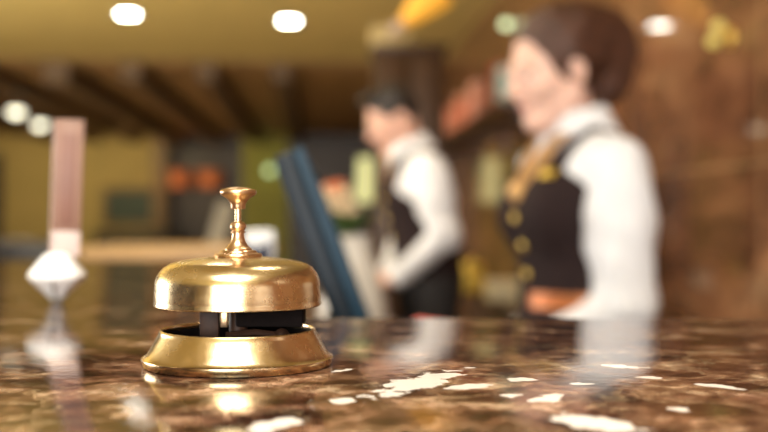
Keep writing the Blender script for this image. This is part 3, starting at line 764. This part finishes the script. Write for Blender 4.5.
sofa('sofa', 'black leather sofa at the left edge beyond the counter', (p.x, p.y, 0), TH + R(160), 2.0, 0.72, 'sofa')
p = at(135, 240, 18.6)
sofa('sofa', 'black low sofa under the green picture on the far wall', (p.x, p.y, 0), TH, 1.9, 0.68, 'sofa')
p = at(212, 215, 11.0)
sofa('armchair', 'pale grey high-backed armchair leaning back in front of the dark recess', (p.x - 0.34, p.y, 0), TH + R(-82), 0.75, 1.12, 'grey_fabric', 'armchair', 1, 16)

# ------------------------------------------------------------------ people: signed distance fields meshed into one surface
class Field:
    def __init__(s, lo, hi, h):
        s.lo = np.array(lo, np.float32); s.h = h
        s.n = np.ceil((np.array(hi) - s.lo) / h).astype(int) + 1
        s.f = np.full(s.n, 0.5, np.float32)
    def _win(s, lo, hi, pad):
        a = np.clip(np.floor((np.array(lo) - pad - s.lo) / s.h).astype(int), 0, s.n)
        b = np.clip(np.ceil((np.array(hi) + pad - s.lo) / s.h).astype(int) + 1, 0, s.n)
        if np.any(b <= a): return None, None
        g = [s.lo[i] + s.h * np.arange(a[i], b[i], dtype=np.float32) for i in range(3)]
        return tuple(slice(a[i], b[i]) for i in range(3)), np.meshgrid(*g, indexing='ij', sparse=True)
    def _put(s, sl, d, k, op):
        old = s.f[sl]
        if op == 'add':
            if k > 0:
                hh = np.maximum(k - np.abs(old - d), 0) / k
                s.f[sl] = np.minimum(old, d) - hh * hh * k * 0.25
            else: s.f[sl] = np.minimum(old, d)
        elif op == 'sub':
            d = -d
            if k > 0:
                hh = np.maximum(k - np.abs(old - d), 0) / k
                s.f[sl] = np.maximum(old, d) + hh * hh * k * 0.25
            else: s.f[sl] = np.maximum(old, d)
    def cap(s, a, b, ra, rb=None, k=0.02, op='add', flat=None):
        a = np.array(a, np.float32); b = np.array(b, np.float32); rb = ra if rb is None else rb
        R_ = max(ra, rb); sl, g = s._win(np.minimum(a, b) - R_, np.maximum(a, b) + R_, k + 3 * s.h)
        if sl is None: return
        ab = b - a; L2 = float(ab @ ab) + 1e-9
        t = np.clip(((g[0] - a[0]) * ab[0] + (g[1] - a[1]) * ab[1] + (g[2] - a[2]) * ab[2]) / L2, 0, 1)
        d = np.sqrt((g[0] - a[0] - t * ab[0]) ** 2 + (g[1] - a[1] - t * ab[1]) ** 2 + (g[2] - a[2] - t * ab[2]) ** 2) - (ra + (rb - ra) * t)
        s._put(sl, d, k, op)
    def ell(s, c, r, rot=None, k=0.02, op='add'):
        c = np.array(c, np.float32); r = np.array(r, np.float32)
        R_ = float(r.max()) if rot is not None else r
        sl, g = s._win(c - R_, c + R_, k + 3 * s.h)
        if sl is None: return
        x, y, z = g[0] - c[0], g[1] - c[1], g[2] - c[2]
        if rot is not None:
            m = np.array(rot, np.float32)     # columns are the ellipsoid's axes
            x, y, z = (m[0, 0] * x + m[1, 0] * y + m[2, 0] * z, m[0, 1] * x + m[1, 1] * y + m[2, 1] * z, m[0, 2] * x + m[1, 2] * y + m[2, 2] * z)
        k0 = np.sqrt((x / r[0]) ** 2 + (y / r[1]) ** 2 + (z / r[2]) ** 2)
        k1 = np.sqrt((x / r[0] ** 2) ** 2 + (y / r[1] ** 2) ** 2 + (z / r[2] ** 2) ** 2) + 1e-6
        s._put(sl, k0 * (k0 - 1) / k1, k, op)
    def coords(s):
        return [(s.lo[i] + s.h * np.arange(s.n[i], dtype=np.float32)).reshape([-1 if j == i else 1 for j in range(3)]) for i in range(3)]
    def mesh(s, name):
        f = s.f; f[0], f[-1] = 1, 1; f[:, 0], f[:, -1] = 1, 1; f[:, :, 0], f[:, :, -1] = 1, 1
        n = s.n; ins = f < 0
        cnt = np.zeros(n - 1, np.int8)
        for dx in (0, 1):
            for dy in (0, 1):
                for dz in (0, 1): cnt += ins[dx:n[0] - 1 + dx, dy:n[1] - 1 + dy, dz:n[2] - 1 + dz]
        cells = np.argwhere((cnt > 0) & (cnt < 8))
        idx = np.full(n - 1, -1, np.int64); idx[tuple(cells.T)] = np.arange(len(cells))
        corner = {c: f[cells[:, 0] + c[0], cells[:, 1] + c[1], cells[:, 2] + c[2]] for c in [(i, j, k) for i in (0, 1) for j in (0, 1) for k in (0, 1)]}
        acc = np.zeros((len(cells), 3)); num = np.zeros(len(cells))
        for ax in range(3):
            for p in (0, 1):
                for q in (0, 1):
                    a = [0, 0, 0]; o = [i for i in range(3) if i != ax]; a[o[0]] = p; a[o[1]] = q
                    b = list(a); b[ax] = 1
                    fa, fb = corner[tuple(a)], corner[tuple(b)]
                    cr = (fa < 0) != (fb < 0)
                    t = np.where(cr, fa / np.where(cr, fa - fb, 1), 0)
                    pt = np.zeros((len(cells), 3)); pt[:] = a; pt[:, ax] = t
                    acc[cr] += pt[cr]; num[cr] += 1
        v = s.lo + s.h * (cells + acc / num[:, None])
        quads = []
        for ax in range(3):
            o = [i for i in range(3) if i != ax]
            sl0 = [slice(1, n[i] - 1) for i in range(3)]; sl0[ax] = slice(0, n[ax] - 1)
            sl1 = list(sl0); sl1[ax] = slice(1, n[ax])
            A, B = ins[tuple(sl0)], ins[tuple(sl1)]
            e = np.argwhere(A != B); flip = A[tuple(e.T)]
            off = np.array([1 if i != ax else 0 for i in range(3)]); e = e + off
            def cell(p, q):
                c = e.copy(); c[:, o[0]] -= p; c[:, o[1]] -= q
                return idx[tuple(c.T)]
            qd = np.stack([cell(1, 1), cell(0, 1), cell(0, 0), cell(1, 0)], 1)
            if ax == 1: flip = ~flip
            qd[~flip] = qd[~flip][:, ::-1]
            quads.append(qd)
        q = np.concatenate(quads)
        me = bpy.data.meshes.new(name)
        me.from_pydata(v.tolist(), [], q.tolist())
        return me

def relax(me, it=2):
    bm = bmesh.new(); bm.from_mesh(me)
    for _ in range(it): bmesh.ops.smooth_vert(bm, verts=bm.verts, factor=0.5, use_axis_x=True, use_axis_y=True, use_axis_z=True)
    bmesh.ops.recalc_face_normals(bm, faces=bm.faces)
    bm.to_mesh(me); bm.free()
    for p in me.polygons: p.use_smooth = True

def fobj(name, fld, m, parent, it=2):
    me = fld.mesh(name); relax(me, it); me.materials.append(M[m])
    o = bpy.data.objects.new(name, me); COL.objects.link(o); o.parent = parent
    return o

V3 = lambda *a: np.array(a, float)
def hand(fld, wrist, d, n, side, sc=1.0, curl=0.35):
    """palm and five fingers: d along the fingers, n out of the back of the hand, side towards the thumb"""
    d = d / np.linalg.norm(d); n = n - d * (n @ d); n /= np.linalg.norm(n)
    s = np.cross(d, n); s *= 1 if s @ side > 0 else -1
    rot = np.stack([d, s, n], 1)
    fld.ell(wrist + d * 0.050 * sc, (0.052 * sc, 0.040 * sc, 0.016 * sc), rot, 0.012)
    fld.ell(wrist + d * 0.035 * sc + s * 0.018 * sc - n * 0.006, (0.032 * sc, 0.018 * sc, 0.015 * sc), rot, 0.01)
    for k, (off, L, r) in enumerate(((0.029, 0.072, 0.0088), (0.0095, 0.082, 0.0090), (-0.0105, 0.076, 0.0087), (-0.029, 0.058, 0.0078))):
        p = wrist + d * (0.088 - 0.004 * abs(k - 1)) * sc + s * off * sc
        fld.cap(p - d * 0.03 * sc, p, 0.010 * sc, r * sc, 0.006)
        a = curl * 0.6; spread = s * (off * 2.2)
        for seg, fr in enumerate((0.46, 0.30, 0.24)):
            q = p + ((d + spread) * math.cos(a) - n * math.sin(a)) * L * fr * sc
            fld.cap(p, q, r * sc * (1 - 0.06 * seg), r * sc * (0.94 - 0.08 * seg), 0.002)
            p = q; a += curl
    t0 = wrist + d * 0.026 * sc + s * 0.026 * sc - n * 0.006
    t1 = t0 + (d * 0.65 + s * 0.75 - n * 0.2) * 0.036 * sc; t2 = t1 + (d * 0.9 + s * 0.35 - n * 0.3) * 0.030 * sc; t3 = t2 + (d * 0.98 + s * 0.05 - n * 0.35) * 0.022 * sc
    fld.cap(t0, t1, 0.0125 * sc, 0.0105 * sc, 0.008); fld.cap(t1, t2, 0.0105 * sc, 0.0095 * sc, 0.004); fld.cap(t2, t3, 0.0092 * sc, 0.0075 * sc, 0.003)

def person(label, loc, rz, J, female, spec):
    """J: joints in the figure's own frame (facing -y, its left at +x, feet at z=0)."""
    t = thing('person', label, 'person', loc, rz)
    H = 0.0055; HB = 0.0043
    lo = (-0.40, -0.52, -0.01); hi = (0.40, 0.32, J['head'][2] + 0.20)
    g = J
    def torso(fl, o=0.0, k=0.05, arms=False):
        sh, ch, wa, pe = g['neck'], g['chest'], g['waist'], g['pelvis']
        if female:
            fl.ell(ch, (0.142 + o, 0.098 + o, 0.150 + o), None, k); fl.ell(wa, (0.122 + o, 0.092 + o, 0.130 + o), None, k)
            fl.ell(pe, (0.162 + o, 0.118 + o, 0.125 + o), None, k)
            for s in (-1, 1): fl.ell(ch + V3(s * 0.060, -0.072, -0.012), (0.054 + o, 0.048 + o, 0.058 + o), None, 0.045)
        else:
            fl.ell(ch, (0.165 + o, 0.112 + o, 0.165 + o), None, k); fl.ell(wa, (0.145 + o, 0.105 + o, 0.14 + o), None, k)
            fl.ell(pe, (0.158 + o, 0.118 + o, 0.125 + o), None, k)
            for s in (-1, 1): fl.ell(ch + V3(s * 0.07, -0.055, 0.03), (0.075 + o, 0.055 + o, 0.06 + o), None, 0.04)
        for s, n in ((1, 'L'), (-1, 'R')):
            fl.cap(sh + V3(s * 0.03, 0, -0.045), g['sh' + n] + V3(-s * 0.015, 0, 0.008), 0.050 + o, 0.050 + o, k)
    def limbs(fl, o=0.0, arm_o=None):
        for n in 'LR':
            a = o if arm_o is None else arm_o
            fl.cap(g['sh' + n], g['el' + n], 0.050 + a, 0.040 + a, 0.03)
            fl.cap(g['el' + n], g['wr' + n], 0.040 + a, 0.027 + a * 0.8, 0.015)
    def legs(fl, o=0.0):
        for n in 'LR':
            fl.cap(g['hip' + n], g['kn' + n], 0.078 + o, 0.055 + o, 0.03); fl.cap(g['kn' + n], g['an' + n], 0.055 + o, 0.040 + o, 0.02)
            fl.ell(g['kn' + n] * 0.65 + g['an' + n] * 0.35 + V3(0, 0.018, 0), (0.048 + o, 0.05 + o, 0.10 + o), None, 0.03)
    # --- body
    B = Field(lo, hi, HB)
    torso(B); limbs(B); legs(B)
    hc = g['head']; HR = np.array((Matrix.Rotation(J['yaw'], 3, 'Z') @ Matrix.Rotation(J['pitch'], 3, 'X')), float)
    hp = lambda x, y, z: hc + HR @ V3(x, y, z)
    nr = 0.048 if female else 0.057
    B.cap(g['neck'] + V3(0, 0.0, -0.04), hp(0, 0.022, -0.05), nr * 1.08, nr, 0.025)
    s_ = 0.97 if female else 1.02
    B.ell(hp(0, 0.014, 0.030), V3(0.073, 0.094, 0.090) * s_, HR, 0.02)
    B.ell(hp(0, -0.026, -0.030), V3(0.061, 0.066, 0.082) * s_, HR, 0.03)
    B.ell(hp(0, -0.066, -0.094), (0.023, 0.023, 0.018), HR, 0.025)                 # chin
    for s in (-1, 1):
        B.cap(hp(s * 0.050, 0.008, -0.058), hp(s * 0.018, -0.062, -0.092), 0.015, 0.015, 0.03)   # jaw
        B.ell(hp(s * 0.042, -0.058, -0.022), (0.022, 0.021, 0.020), HR, 0.025)     # cheek
        B.ell(hp(s * 0.033, -0.098, 0.008), (0.018, 0.015, 0.012), HR, 0.012, 'sub')  # eye socket
        B.ell(hp(s * 0.031, -0.076 if female else -0.078, 0.025), (0.024, 0.013, 0.008), HR, 0.018)      # brow
        B.ell(hp(s * 0.033, -0.0755, 0.0125), (0.0165, 0.0125, 0.0085), HR, 0.003) # upper lid
        B.ell(hp(s * 0.033, -0.0755, -0.0020), (0.0160, 0.0115, 0.0060), HR, 0.003) # lower lid
        B.ell(hp(s * 0.074, 0.020, -0.006), (0.008, 0.017, 0.030), HR, 0.004)      # ear
        B.ell(hp(s * 0.083, 0.018, -0.004), (0.006, 0.009, 0.017), HR, 0.003, 'sub')
        B.cap(hp(s * 0.074, 0.016, -0.030), hp(s * 0.074, 0.018, -0.036), 0.006, 0.005, 0.004)
    B.cap(hp(0, -0.088, 0.014), hp(0, -0.111, -0.020), 0.0070, 0.0100, 0.012)      # nose
    for s in (-1, 1): B.ell(hp(s * 0.010, -0.099, -0.024), (0.0085, 0.011, 0.0075), HR, 0.008)
    cu = J.get('smile', 0.0)
    for s in (-1, 1):
        B.cap(hp(0, -0.0905, -0.0525), hp(s * 0.025, -0.0795, -0.0545 + cu), 0.0055, 0.003, 0.006)
        B.cap(hp(0, -0.0885, -0.0625), hp(s * 0.023, -0.0785, -0.0575 + cu), 0.0062, 0.003, 0.006)
        B.cap(hp(0, -0.0990, -0.0575), hp(s * 0.028, -0.0865, -0.0560 + cu), 0.0022, 0.0014, 0.002, 'sub')
    for n in 'LR': hand(B, g['wr' + n], g['hd' + n], g['hn' + n], g['hs' + n], 0.95 if female else 1.05, J.get('curl', 0.35))
    body = fobj('body', B, spec['skin'], t, 1)
    lb = bmesh.new(); xs = [-1, -0.75, -0.45, -0.2, 0, 0.2, 0.45, 0.75, 1]
    for z0, z1, y0, r in ((-0.0538, -0.0555, -0.0925, 0.0042), (-0.0612, -0.0575, -0.0905, 0.0048)):
        tube_bm(lb, [hp(q * 0.0235, y0 + 0.0125 * q * q, z0 + (z1 - z0) * q * q + cu * abs(q) ** 1.5) for q in xs], [0.0006 + r * (1 - abs(q) ** 1.6) for q in xs], 10)
    finish('lips', lb, 'lips', t)
    for s in (-1, 1):
        e = blob('eye', hp(s * 0.033, -0.0745, 0.0055), (0.0135, 0.0125, 0.0115), 'eye', t, 16)
        bm = bmesh.new(); blob_bm(bm, hp(s * 0.033, -0.0846, 0.0055) - hp(s * 0.033, -0.0745, 0.0055), (0.0060, 0.0036, 0.0062), 10)
        finish('iris', bm, 'iris', e)
        tube('eyebrow', [hp(s * 0.017, -0.0905, 0.0300), hp(s * 0.033, -0.0880, 0.0325), hp(s * 0.049, -0.0760, 0.0285)], [0.0020, 0.0022, 0.0012] if female else [0.0028, 0.0030, 0.0016], spec['hair'], t, 8)
    # --- hair
    Hh = Field(hc - V3(0.2, 0.2, 0.22), hc + V3(0.2, 0.24, 0.22), 0.0045)
    if female:
        Hh.ell(hp(0, 0.026, 0.034), (0.084, 0.100, 0.098), HR, 0.0)
        Hh.ell(hp(0, -0.084, -0.030), (0.082, 0.074, 0.116), HR, 0.012, 'sub')
        Hh.ell(hp(0, -0.02, -0.105), (0.12, 0.085, 0.080), HR, 0.012, 'sub')
        for s in (-1, 1): Hh.ell(hp(s * 0.082, 0.014, -0.016), (0.022, 0.024, 0.032), HR, 0.008, 'sub')
        for (c, r) in spec['hair_lumps']: Hh.ell(hp(*c), r, HR, 0.03)
    else:
        Hh.ell(hp(0, 0.020, 0.036), (0.080, 0.098, 0.094), HR, 0.0)
        Hh.ell(hp(0, -0.098, -0.018), (0.082, 0.066, 0.100), HR, 0.01, 'sub')
        Hh.ell(hp(0, -0.02, -0.095), (0.12, 0.098, 0.085), HR, 0.012, 'sub')
        for s in (-1, 1): Hh.ell(hp(s * 0.080, 0.004, -0.012), (0.022, 0.030, 0.034), HR, 0.008, 'sub')
        Hh.ell(hp(0.01, -0.045, 0.112), (0.052, 0.045, 0.022), HR, 0.02)
    x, y, z = Hh.coords()
    Hh.f += 0.0022 * np.sin(90 * x + 40 * z) * np.sin(60 * y + 35 * z) + 0.0012 * np.sin(230 * x + 60 * y)
    fobj('hair', Hh, spec['hair'], t, 1)
    # --- shirt
    S = Field(lo, (hi[0], hi[1], g['neck'][2] + 0.06), H)
    torso(S, 0.009)
    for n in 'LR':
        so = spec['sleeve']
        S.cap(g['sh' + n] + V3(0, 0, -0.002), g['el' + n], 0.052 + so, 0.046 + so, 0.03)
        S.ell(g['sh' + n] * 0.62 + g['el' + n] * 0.38, (0.050 + so, 0.058 + so, 0.10), None, 0.04)
        S.cap(g['el' + n], g['wr' + n] * 0.94 + g['el' + n] * 0.06, 0.045 + so, 0.033 + so * 0.55, 0.02)
        # folds at the elbow
        for q_ in range(4):
            e = g['el' + n] + (g['sh' + n] - g['el' + n]) * (0.04 + 0.11 * q_)
            S.cap(e + V3(-0.022, -0.028, 0.016), e + V3(0.022, -0.026, -0.010), 0.018 + so, 0.018 + so, 0.02)
    S.cap(g['neck'] + V3(0, 0.0, -0.05), g['neck'] + V3(0, 0.0, 0.02), nr + 0.012, nr + 0.006, 0.03)
    x, y, z = S.coords()
    S.f += 0.0016 * np.sin(38 * z + 9 * np.sin(14 * x) + 20 * y) + 0.0010 * np.sin(75 * z + 31 * x)
    S.f = np.maximum(S.f, (g['pelvis'][2] - 0.05) - z + 0 * x + 0 * y).astype(np.float32)
    fobj('shirt', S, 'shirt', t, 1)
    # collar: a folded band round the neck, open at the front with two points
    nb = g['neck'] + V3(0, 0.004, 0.012)
    bm = bmesh.new(); rows = []
    tilt = Matrix.Rotation(R(J.get('collar_tilt', 14)), 3, 'X')
    for k in range(49):
        a = R(-166 + 332 * k / 48) + R(90)            # open towards -y
        front = abs(k - 24) / 24.0
        rr = nr + 0.010
        pts = []
        prof = [(0.000, -0.014), (0.000, 0.012), (0.0015, 0.042), (0.006, 0.048), (0.012, 0.041), (0.021, 0.010 - 0.012 * front ** 4), (0.030, -0.018 - 0.036 * front ** 6),
                (0.0275, -0.0185 - 0.036 * front ** 6), (0.018, 0.010 - 0.012 * front ** 4), (0.0095, 0.038), (0.006, 0.043), (0.0042, 0.040), (0.003, 0.012), (0.003, -0.014)]
        for (dr, dz) in prof:
            q = Vector(((rr + dr) * math.cos(a) * 1.02, (rr + dr) * math.sin(a) * 1.05, dz))
            pts.append(bm.verts.new(Vector(nb) + tilt @ q))
        rows.append(pts)
    for a_, b_ in zip(rows, rows[1:]):
        n_ = len(a_)
        for k in range(n_): bm.faces.new((a_[k], a_[(k + 1) % n_], b_[(k + 1) % n_], b_[k]))
    bm.faces.new(rows[0]); bm.faces.new(rows[-1][::-1])
    finish('collar', bm, 'shirt', t)
    for n in 'LR':
        dv = Vector(g['wr' + n] - g['el' + n]).normalized(); c = Vector(g['wr' + n]) - dv * 0.03
        lathe('cuff', [(0.0345, -0.03), (0.0395, -0.03), (0.0405, 0.0), (0.0395, 0.03), (0.0345, 0.03), (0.0345, -0.03)], 'shirt', t, 32, c=c, mtx=dv.to_track_quat('Z', 'Y').to_matrix())
    # --- vest
    Vv = Field(lo, (hi[0], hi[1], g['neck'][2] + 0.06), H)
    torso(Vv, 0.017)
    x, y, z = Vv.coords()
    vz = g['chest'][2] + spec['v_depth']; cx = g['neck'][0]; cy = g['neck'][1]
    f = Vv.f
    f = np.maximum(f, np.minimum((cy - 0.02) - y, ((z - vz) * spec['v_slope'] - np.abs(x - cx)) * 0.85))    # V neck
    f = np.maximum(f, np.minimum(nr + 0.022 - np.sqrt((x - cx) ** 2 + (y - cy) ** 2), z - (g['neck'][2] - 0.05)))  # neck hole
    f = np.maximum(f, np.abs(x - cx) - (spec['strap'] + np.maximum(0, (g['chest'][2] + spec.get('arm_z', 0.03)) - z) * spec.get('arm_slope', 0.85)))        # arm holes
    hem = g['pelvis'][2] + 0.02
    f = np.maximum(f, hem - z - 0.35 * np.maximum(0, 0.06 - np.abs(x)) * (y < 0) )
    Vv.f = f.astype(np.float32)
    vest = fobj('vest', Vv, 'vest', t, 1)
    bvh = BVHTree.FromPolygons([v.co for v in vest.data.vertices], [p.vertices for p in vest.data.polygons])
    def surf(xl, zl, off=0.0015):
        h = bvh.ray_cast(Vector((xl, -0.6, zl)), Vector((0, 1, 0)))
        return (h[0] + h[1] * off, h[1]) if h[0] is not None else (Vector((xl, -0.12, zl)), Vector((0, -1, 0)))
    for dz in spec['buttons']:
        p_, n_ = surf(g['chest'][0] + spec.get('button_x', 0.0), vz - dz)
        lathe('button', [(0, 0), (0.0105, 0), (0.011, 0.002), (0.008, 0.005), (0, 0.006)], 'gold', t, 20, c=p_, mtx=n_.to_track_quat('Z', 'Y').to_matrix())
    def plate(name, x0, x1, z0, z1, m, th=0.003, nx=10, nz=4):
        bm = bmesh.new(); grid = []
        for i in range(nx + 1):
            col = []
            for j in range(nz + 1):
                p_, n_ = surf(x0 + (x1 - x0) * i / nx, z0 + (z1 - z0) * j / nz, 0.003)
                col.append(bm.verts.new(p_))
            grid.append(col)
        for i in range(nx):
            for j in range(nz): bm.faces.new((grid[i][j], grid[i + 1][j], grid[i + 1][j + 1], grid[i][j + 1]))
        bmesh.ops.solidify(bm, geom=list(bm.faces), thickness=-th)
        return finish(name, bm, m, t)
    if spec.get('badge'): plate('name_badge', *spec['badge'], 'yellow_gold')
    if spec.get('plate'): plate('pocket_trim', *spec['plate'], 'copper')
    # --- tie or neckerchief, lying on the shirt front
    sb = BVHTree.FromPolygons([v.co for v in t.children[[c.name.split('.')[0] for c in t.children].index('shirt')].data.vertices],
                              [p.vertices for p in t.children[[c.name.split('.')[0] for c in t.children].index('shirt')].data.polygons])
    def ssurf(xl, zl, off):
        best = None
        for tree in (sb,):
            h = tree.ray_cast(Vector((xl, -0.6, zl)), Vector((0, 1, 0)))
            if h[0] is not None: best = h[0] + Vector((0, -off, 0))
        return best or Vector((xl, cy - 0.07, zl))
    nz_ = g['neck'][2]
    if female:
        for s in (-1, 1):
            bm = bmesh.new(); rows = []
            for k in range(13):
                f_ = k / 12
                xc = s * (0.046 * (1 - f_) + 0.004); zc = nz_ + 0.005 - (nz_ + 0.005 - vz + 0.005) * f_
                wd = 0.016 + 0.012 * math.sin(math.pi * f_)
                rows.append([bm.verts.new(ssurf(xc + wd * d_, zc, 0.004 + 0.005 * math.cos(d_ * 1.4) + 0.014 * max(0, 0.45 - f_))) for d_ in (-1, -0.5, 0, 0.5, 1)])
            for a_, b_ in zip(rows, rows[1:]):
                for k in range(4): bm.faces.new((a_[k], a_[k + 1], b_[k + 1], b_[k]))
            bmesh.ops.solidify(bm, geom=list(bm.faces), thickness=0.004)
            finish('neckerchief', bm, 'gold_cloth', t)
        p_ = ssurf(0, vz + 0.03, 0.016)
        blob('neckerchief_knot', p_, (0.026, 0.016, 0.022), 'gold_cloth', t)
    else:
        bm = bmesh.new(); rows = []
        for k in range(13):
            f_ = k / 12
            zc = nz_ - 0.02 - (nz_ - 0.02 - vz + 0.05) * f_
            wd = 0.015 + 0.016 * f_
            rows.append([bm.verts.new(ssurf(wd * d_, zc, 0.004 + 0.002 * math.cos(d_ * 1.4))) for d_ in (-1, -0.5, 0, 0.5, 1)])
        for a_, b_ in zip(rows, rows[1:]):
            for k in range(4): bm.faces.new((a_[k], a_[k + 1], b_[k + 1], b_[k]))
        bmesh.ops.solidify(bm, geom=list(bm.faces), thickness=0.004)
        finish('tie', bm, 'gold_cloth', t)
        blob('tie_knot', ssurf(0, nz_ - 0.012, 0.012), (0.019, 0.013, 0.019), 'gold_cloth', t)
    # --- trousers, shoes
    T = Field((-0.3, -0.25, -0.01), (0.3, 0.35, g['pelvis'][2] + 0.14), H)
    T.ell(g['pelvis'], (0.170 if female else 0.172, 0.130, 0.135), None, 0.04); legs(T, 0.016)
    for n in 'LR': T.cap(g['kn' + n], g['an' + n] + V3(0, 0.005, 0.01), 0.078, 0.070, 0.03)
    x, y, z = T.coords()
    T.f = np.maximum(np.maximum(T.f, z - (g['pelvis'][2] + 0.07) + 0 * x + 0 * y), 0.055 - z + 0 * x + 0 * y).astype(np.float32)
    fobj('trousers', T, 'trouser', t, 1)
    for n in 'LR':
        Sh = Field(g['an' + n] + V3(-0.1, -0.25, -0.12), g['an' + n] + V3(0.1, 0.12, 0.1), 0.006)
        a = g['an' + n].copy(); a[2] = 0.0
        Sh.ell(a + V3(0, -0.06, 0.035), (0.046, 0.145, 0.042), None, 0.01); Sh.cap(a + V3(0, 0.02, 0.05), a + V3(0, 0.01, 0.10), 0.048, 0.046, 0.03)
        x, y, z = Sh.coords(); Sh.f = np.maximum(Sh.f, 0.004 - z + 0 * x + 0 * y).astype(np.float32)
        fobj('shoe', Sh, 'shoe', t, 1)
    return t

def w2l(loc, rz, p):
    q = Matrix.Rotation(-rz, 3, 'Z') @ (Vector(p) - Vector(loc)); return V3(*q)
def d2l(rz, p):
    q = Matrix.Rotation(-rz, 3, 'Z') @ Vector(p); return V3(*q)

# woman: standing, facing left, turned a little to the viewer
loc = Vector((0.402, 2.30, 0.0)); rz = R(-70)
J = {'pelvis': V3(0, 0.020, 0.88), 'waist': V3(0, 0.008, 1.03), 'chest': V3(0, 0.0, 1.185), 'neck': V3(0, 0.012, 1.335),
     'shL': V3(0.150, 0.020, 1.262), 'shR': V3(-0.150, 0.020, 1.262),
     'hipL': V3(0.085, 0.015, 0.84), 'hipR': V3(-0.085, 0.015, 0.84), 'knL': V3(0.09, 0.0, 0.47), 'knR': V3(-0.09, 0.0, 0.47), 'anL': V3(0.09, 0.03, 0.09), 'anR': V3(-0.09, 0.03, 0.09),
     'head': V3(0, -0.045, 1.474), 'yaw': R(2), 'pitch': R(17), 'curl': 0.30, 'collar_tilt': 12, 'smile': 0.006}
J['elL'] = V3(0.180, 0.030, 0.990); J['elR'] = V3(-0.165, 0.075, 0.995)
J['wrL'] = V3(0.070, -0.155, 0.865); J['wrR'] = V3(-0.060, -0.135, 0.840)
J['hdL'] = V3(-0.75, -0.50, -0.30); J['hdR'] = V3(0.75, -0.45, -0.30)
J['hnL'] = V3(0.3, -0.8, 0.5); J['hnR'] = V3(-0.3, -0.8, 0.5); J['hsL'] = V3(-0.2, -0.2, 1); J['hsR'] = V3(0.2, -0.2, 1)
spec = dict(arm_z=0.075, arm_slope=1.5, skin='skin', hair='hair_f', sleeve=0.008, v_depth=0.002, v_slope=0.56, strap=0.100, buttons=(0.025, 0.085, 0.145),
            badge=(0.064, 0.097, 1.243, 1.260), plate=(0.010, 0.132, 0.972, 1.006),
            hair_lumps=[((0, 0.085, 0.055), (0.076, 0.072, 0.080)), ((0.0, 0.155, 0.022), (0.066, 0.062, 0.084)), ((0.0, 0.042, 0.080), (0.070, 0.078, 0.050)), ((0, 0.130, -0.045), (0.05, 0.050, 0.065))])
person('smiling woman in a dark vest and white shirt with brown hair gathered behind', loc, rz, J, True, spec)

# man: bending towards the desk, looking down to the left
loc = Vector((0.140, 4.02, 0.0)); rz = R(-76)
J = {'pelvis': V3(0, 0.03, 0.92), 'waist': V3(0, 0.015, 1.075), 'chest': V3(0, -0.015, 1.235), 'neck': V3(0, -0.050, 1.395),
     'shL': V3(0.175, -0.020, 1.325), 'shR': V3(-0.175, -0.020, 1.325),
     'hipL': V3(0.09, 0.03, 0.88), 'hipR': V3(-0.09, 0.03, 0.88), 'knL': V3(0.10, 0.02, 0.49), 'knR': V3(-0.10, 0.02, 0.49), 'anL': V3(0.10, 0.06, 0.09), 'anR': V3(-0.10, 0.06, 0.09),
     'head': V3(0, -0.110, 1.526), 'yaw': R(0), 'pitch': R(28), 'curl': 0.22, 'collar_tilt': 24}
J['elL'] = V3(0.228, 0.025, 1.095); J['elR'] = V3(-0.228, 0.0, 1.095)
J['wrL'] = V3(0.105, -0.125, 0.936); J['wrR'] = V3(-0.06, -0.120, 0.936)
J['hdL'] = V3(-0.40, -0.9, -0.12); J['hdR'] = V3(0.30, -0.9, -0.12)
J['hnL'] = V3(0.3, -0.2, 1); J['hnR'] = V3(-0.3, -0.2, 1); J['hsL'] = V3(-1, 0, 0); J['hsR'] = V3(1, 0, 0)
spec = dict(skin='skin_man', hair='hair_m', sleeve=0.008, v_depth=0.020, v_slope=0.45, strap=0.118, buttons=(0.03, 0.10, 0.17))
person('man in a white shirt, dark vest and gold tie looking down at the desk', loc, rz, J, False, spec)
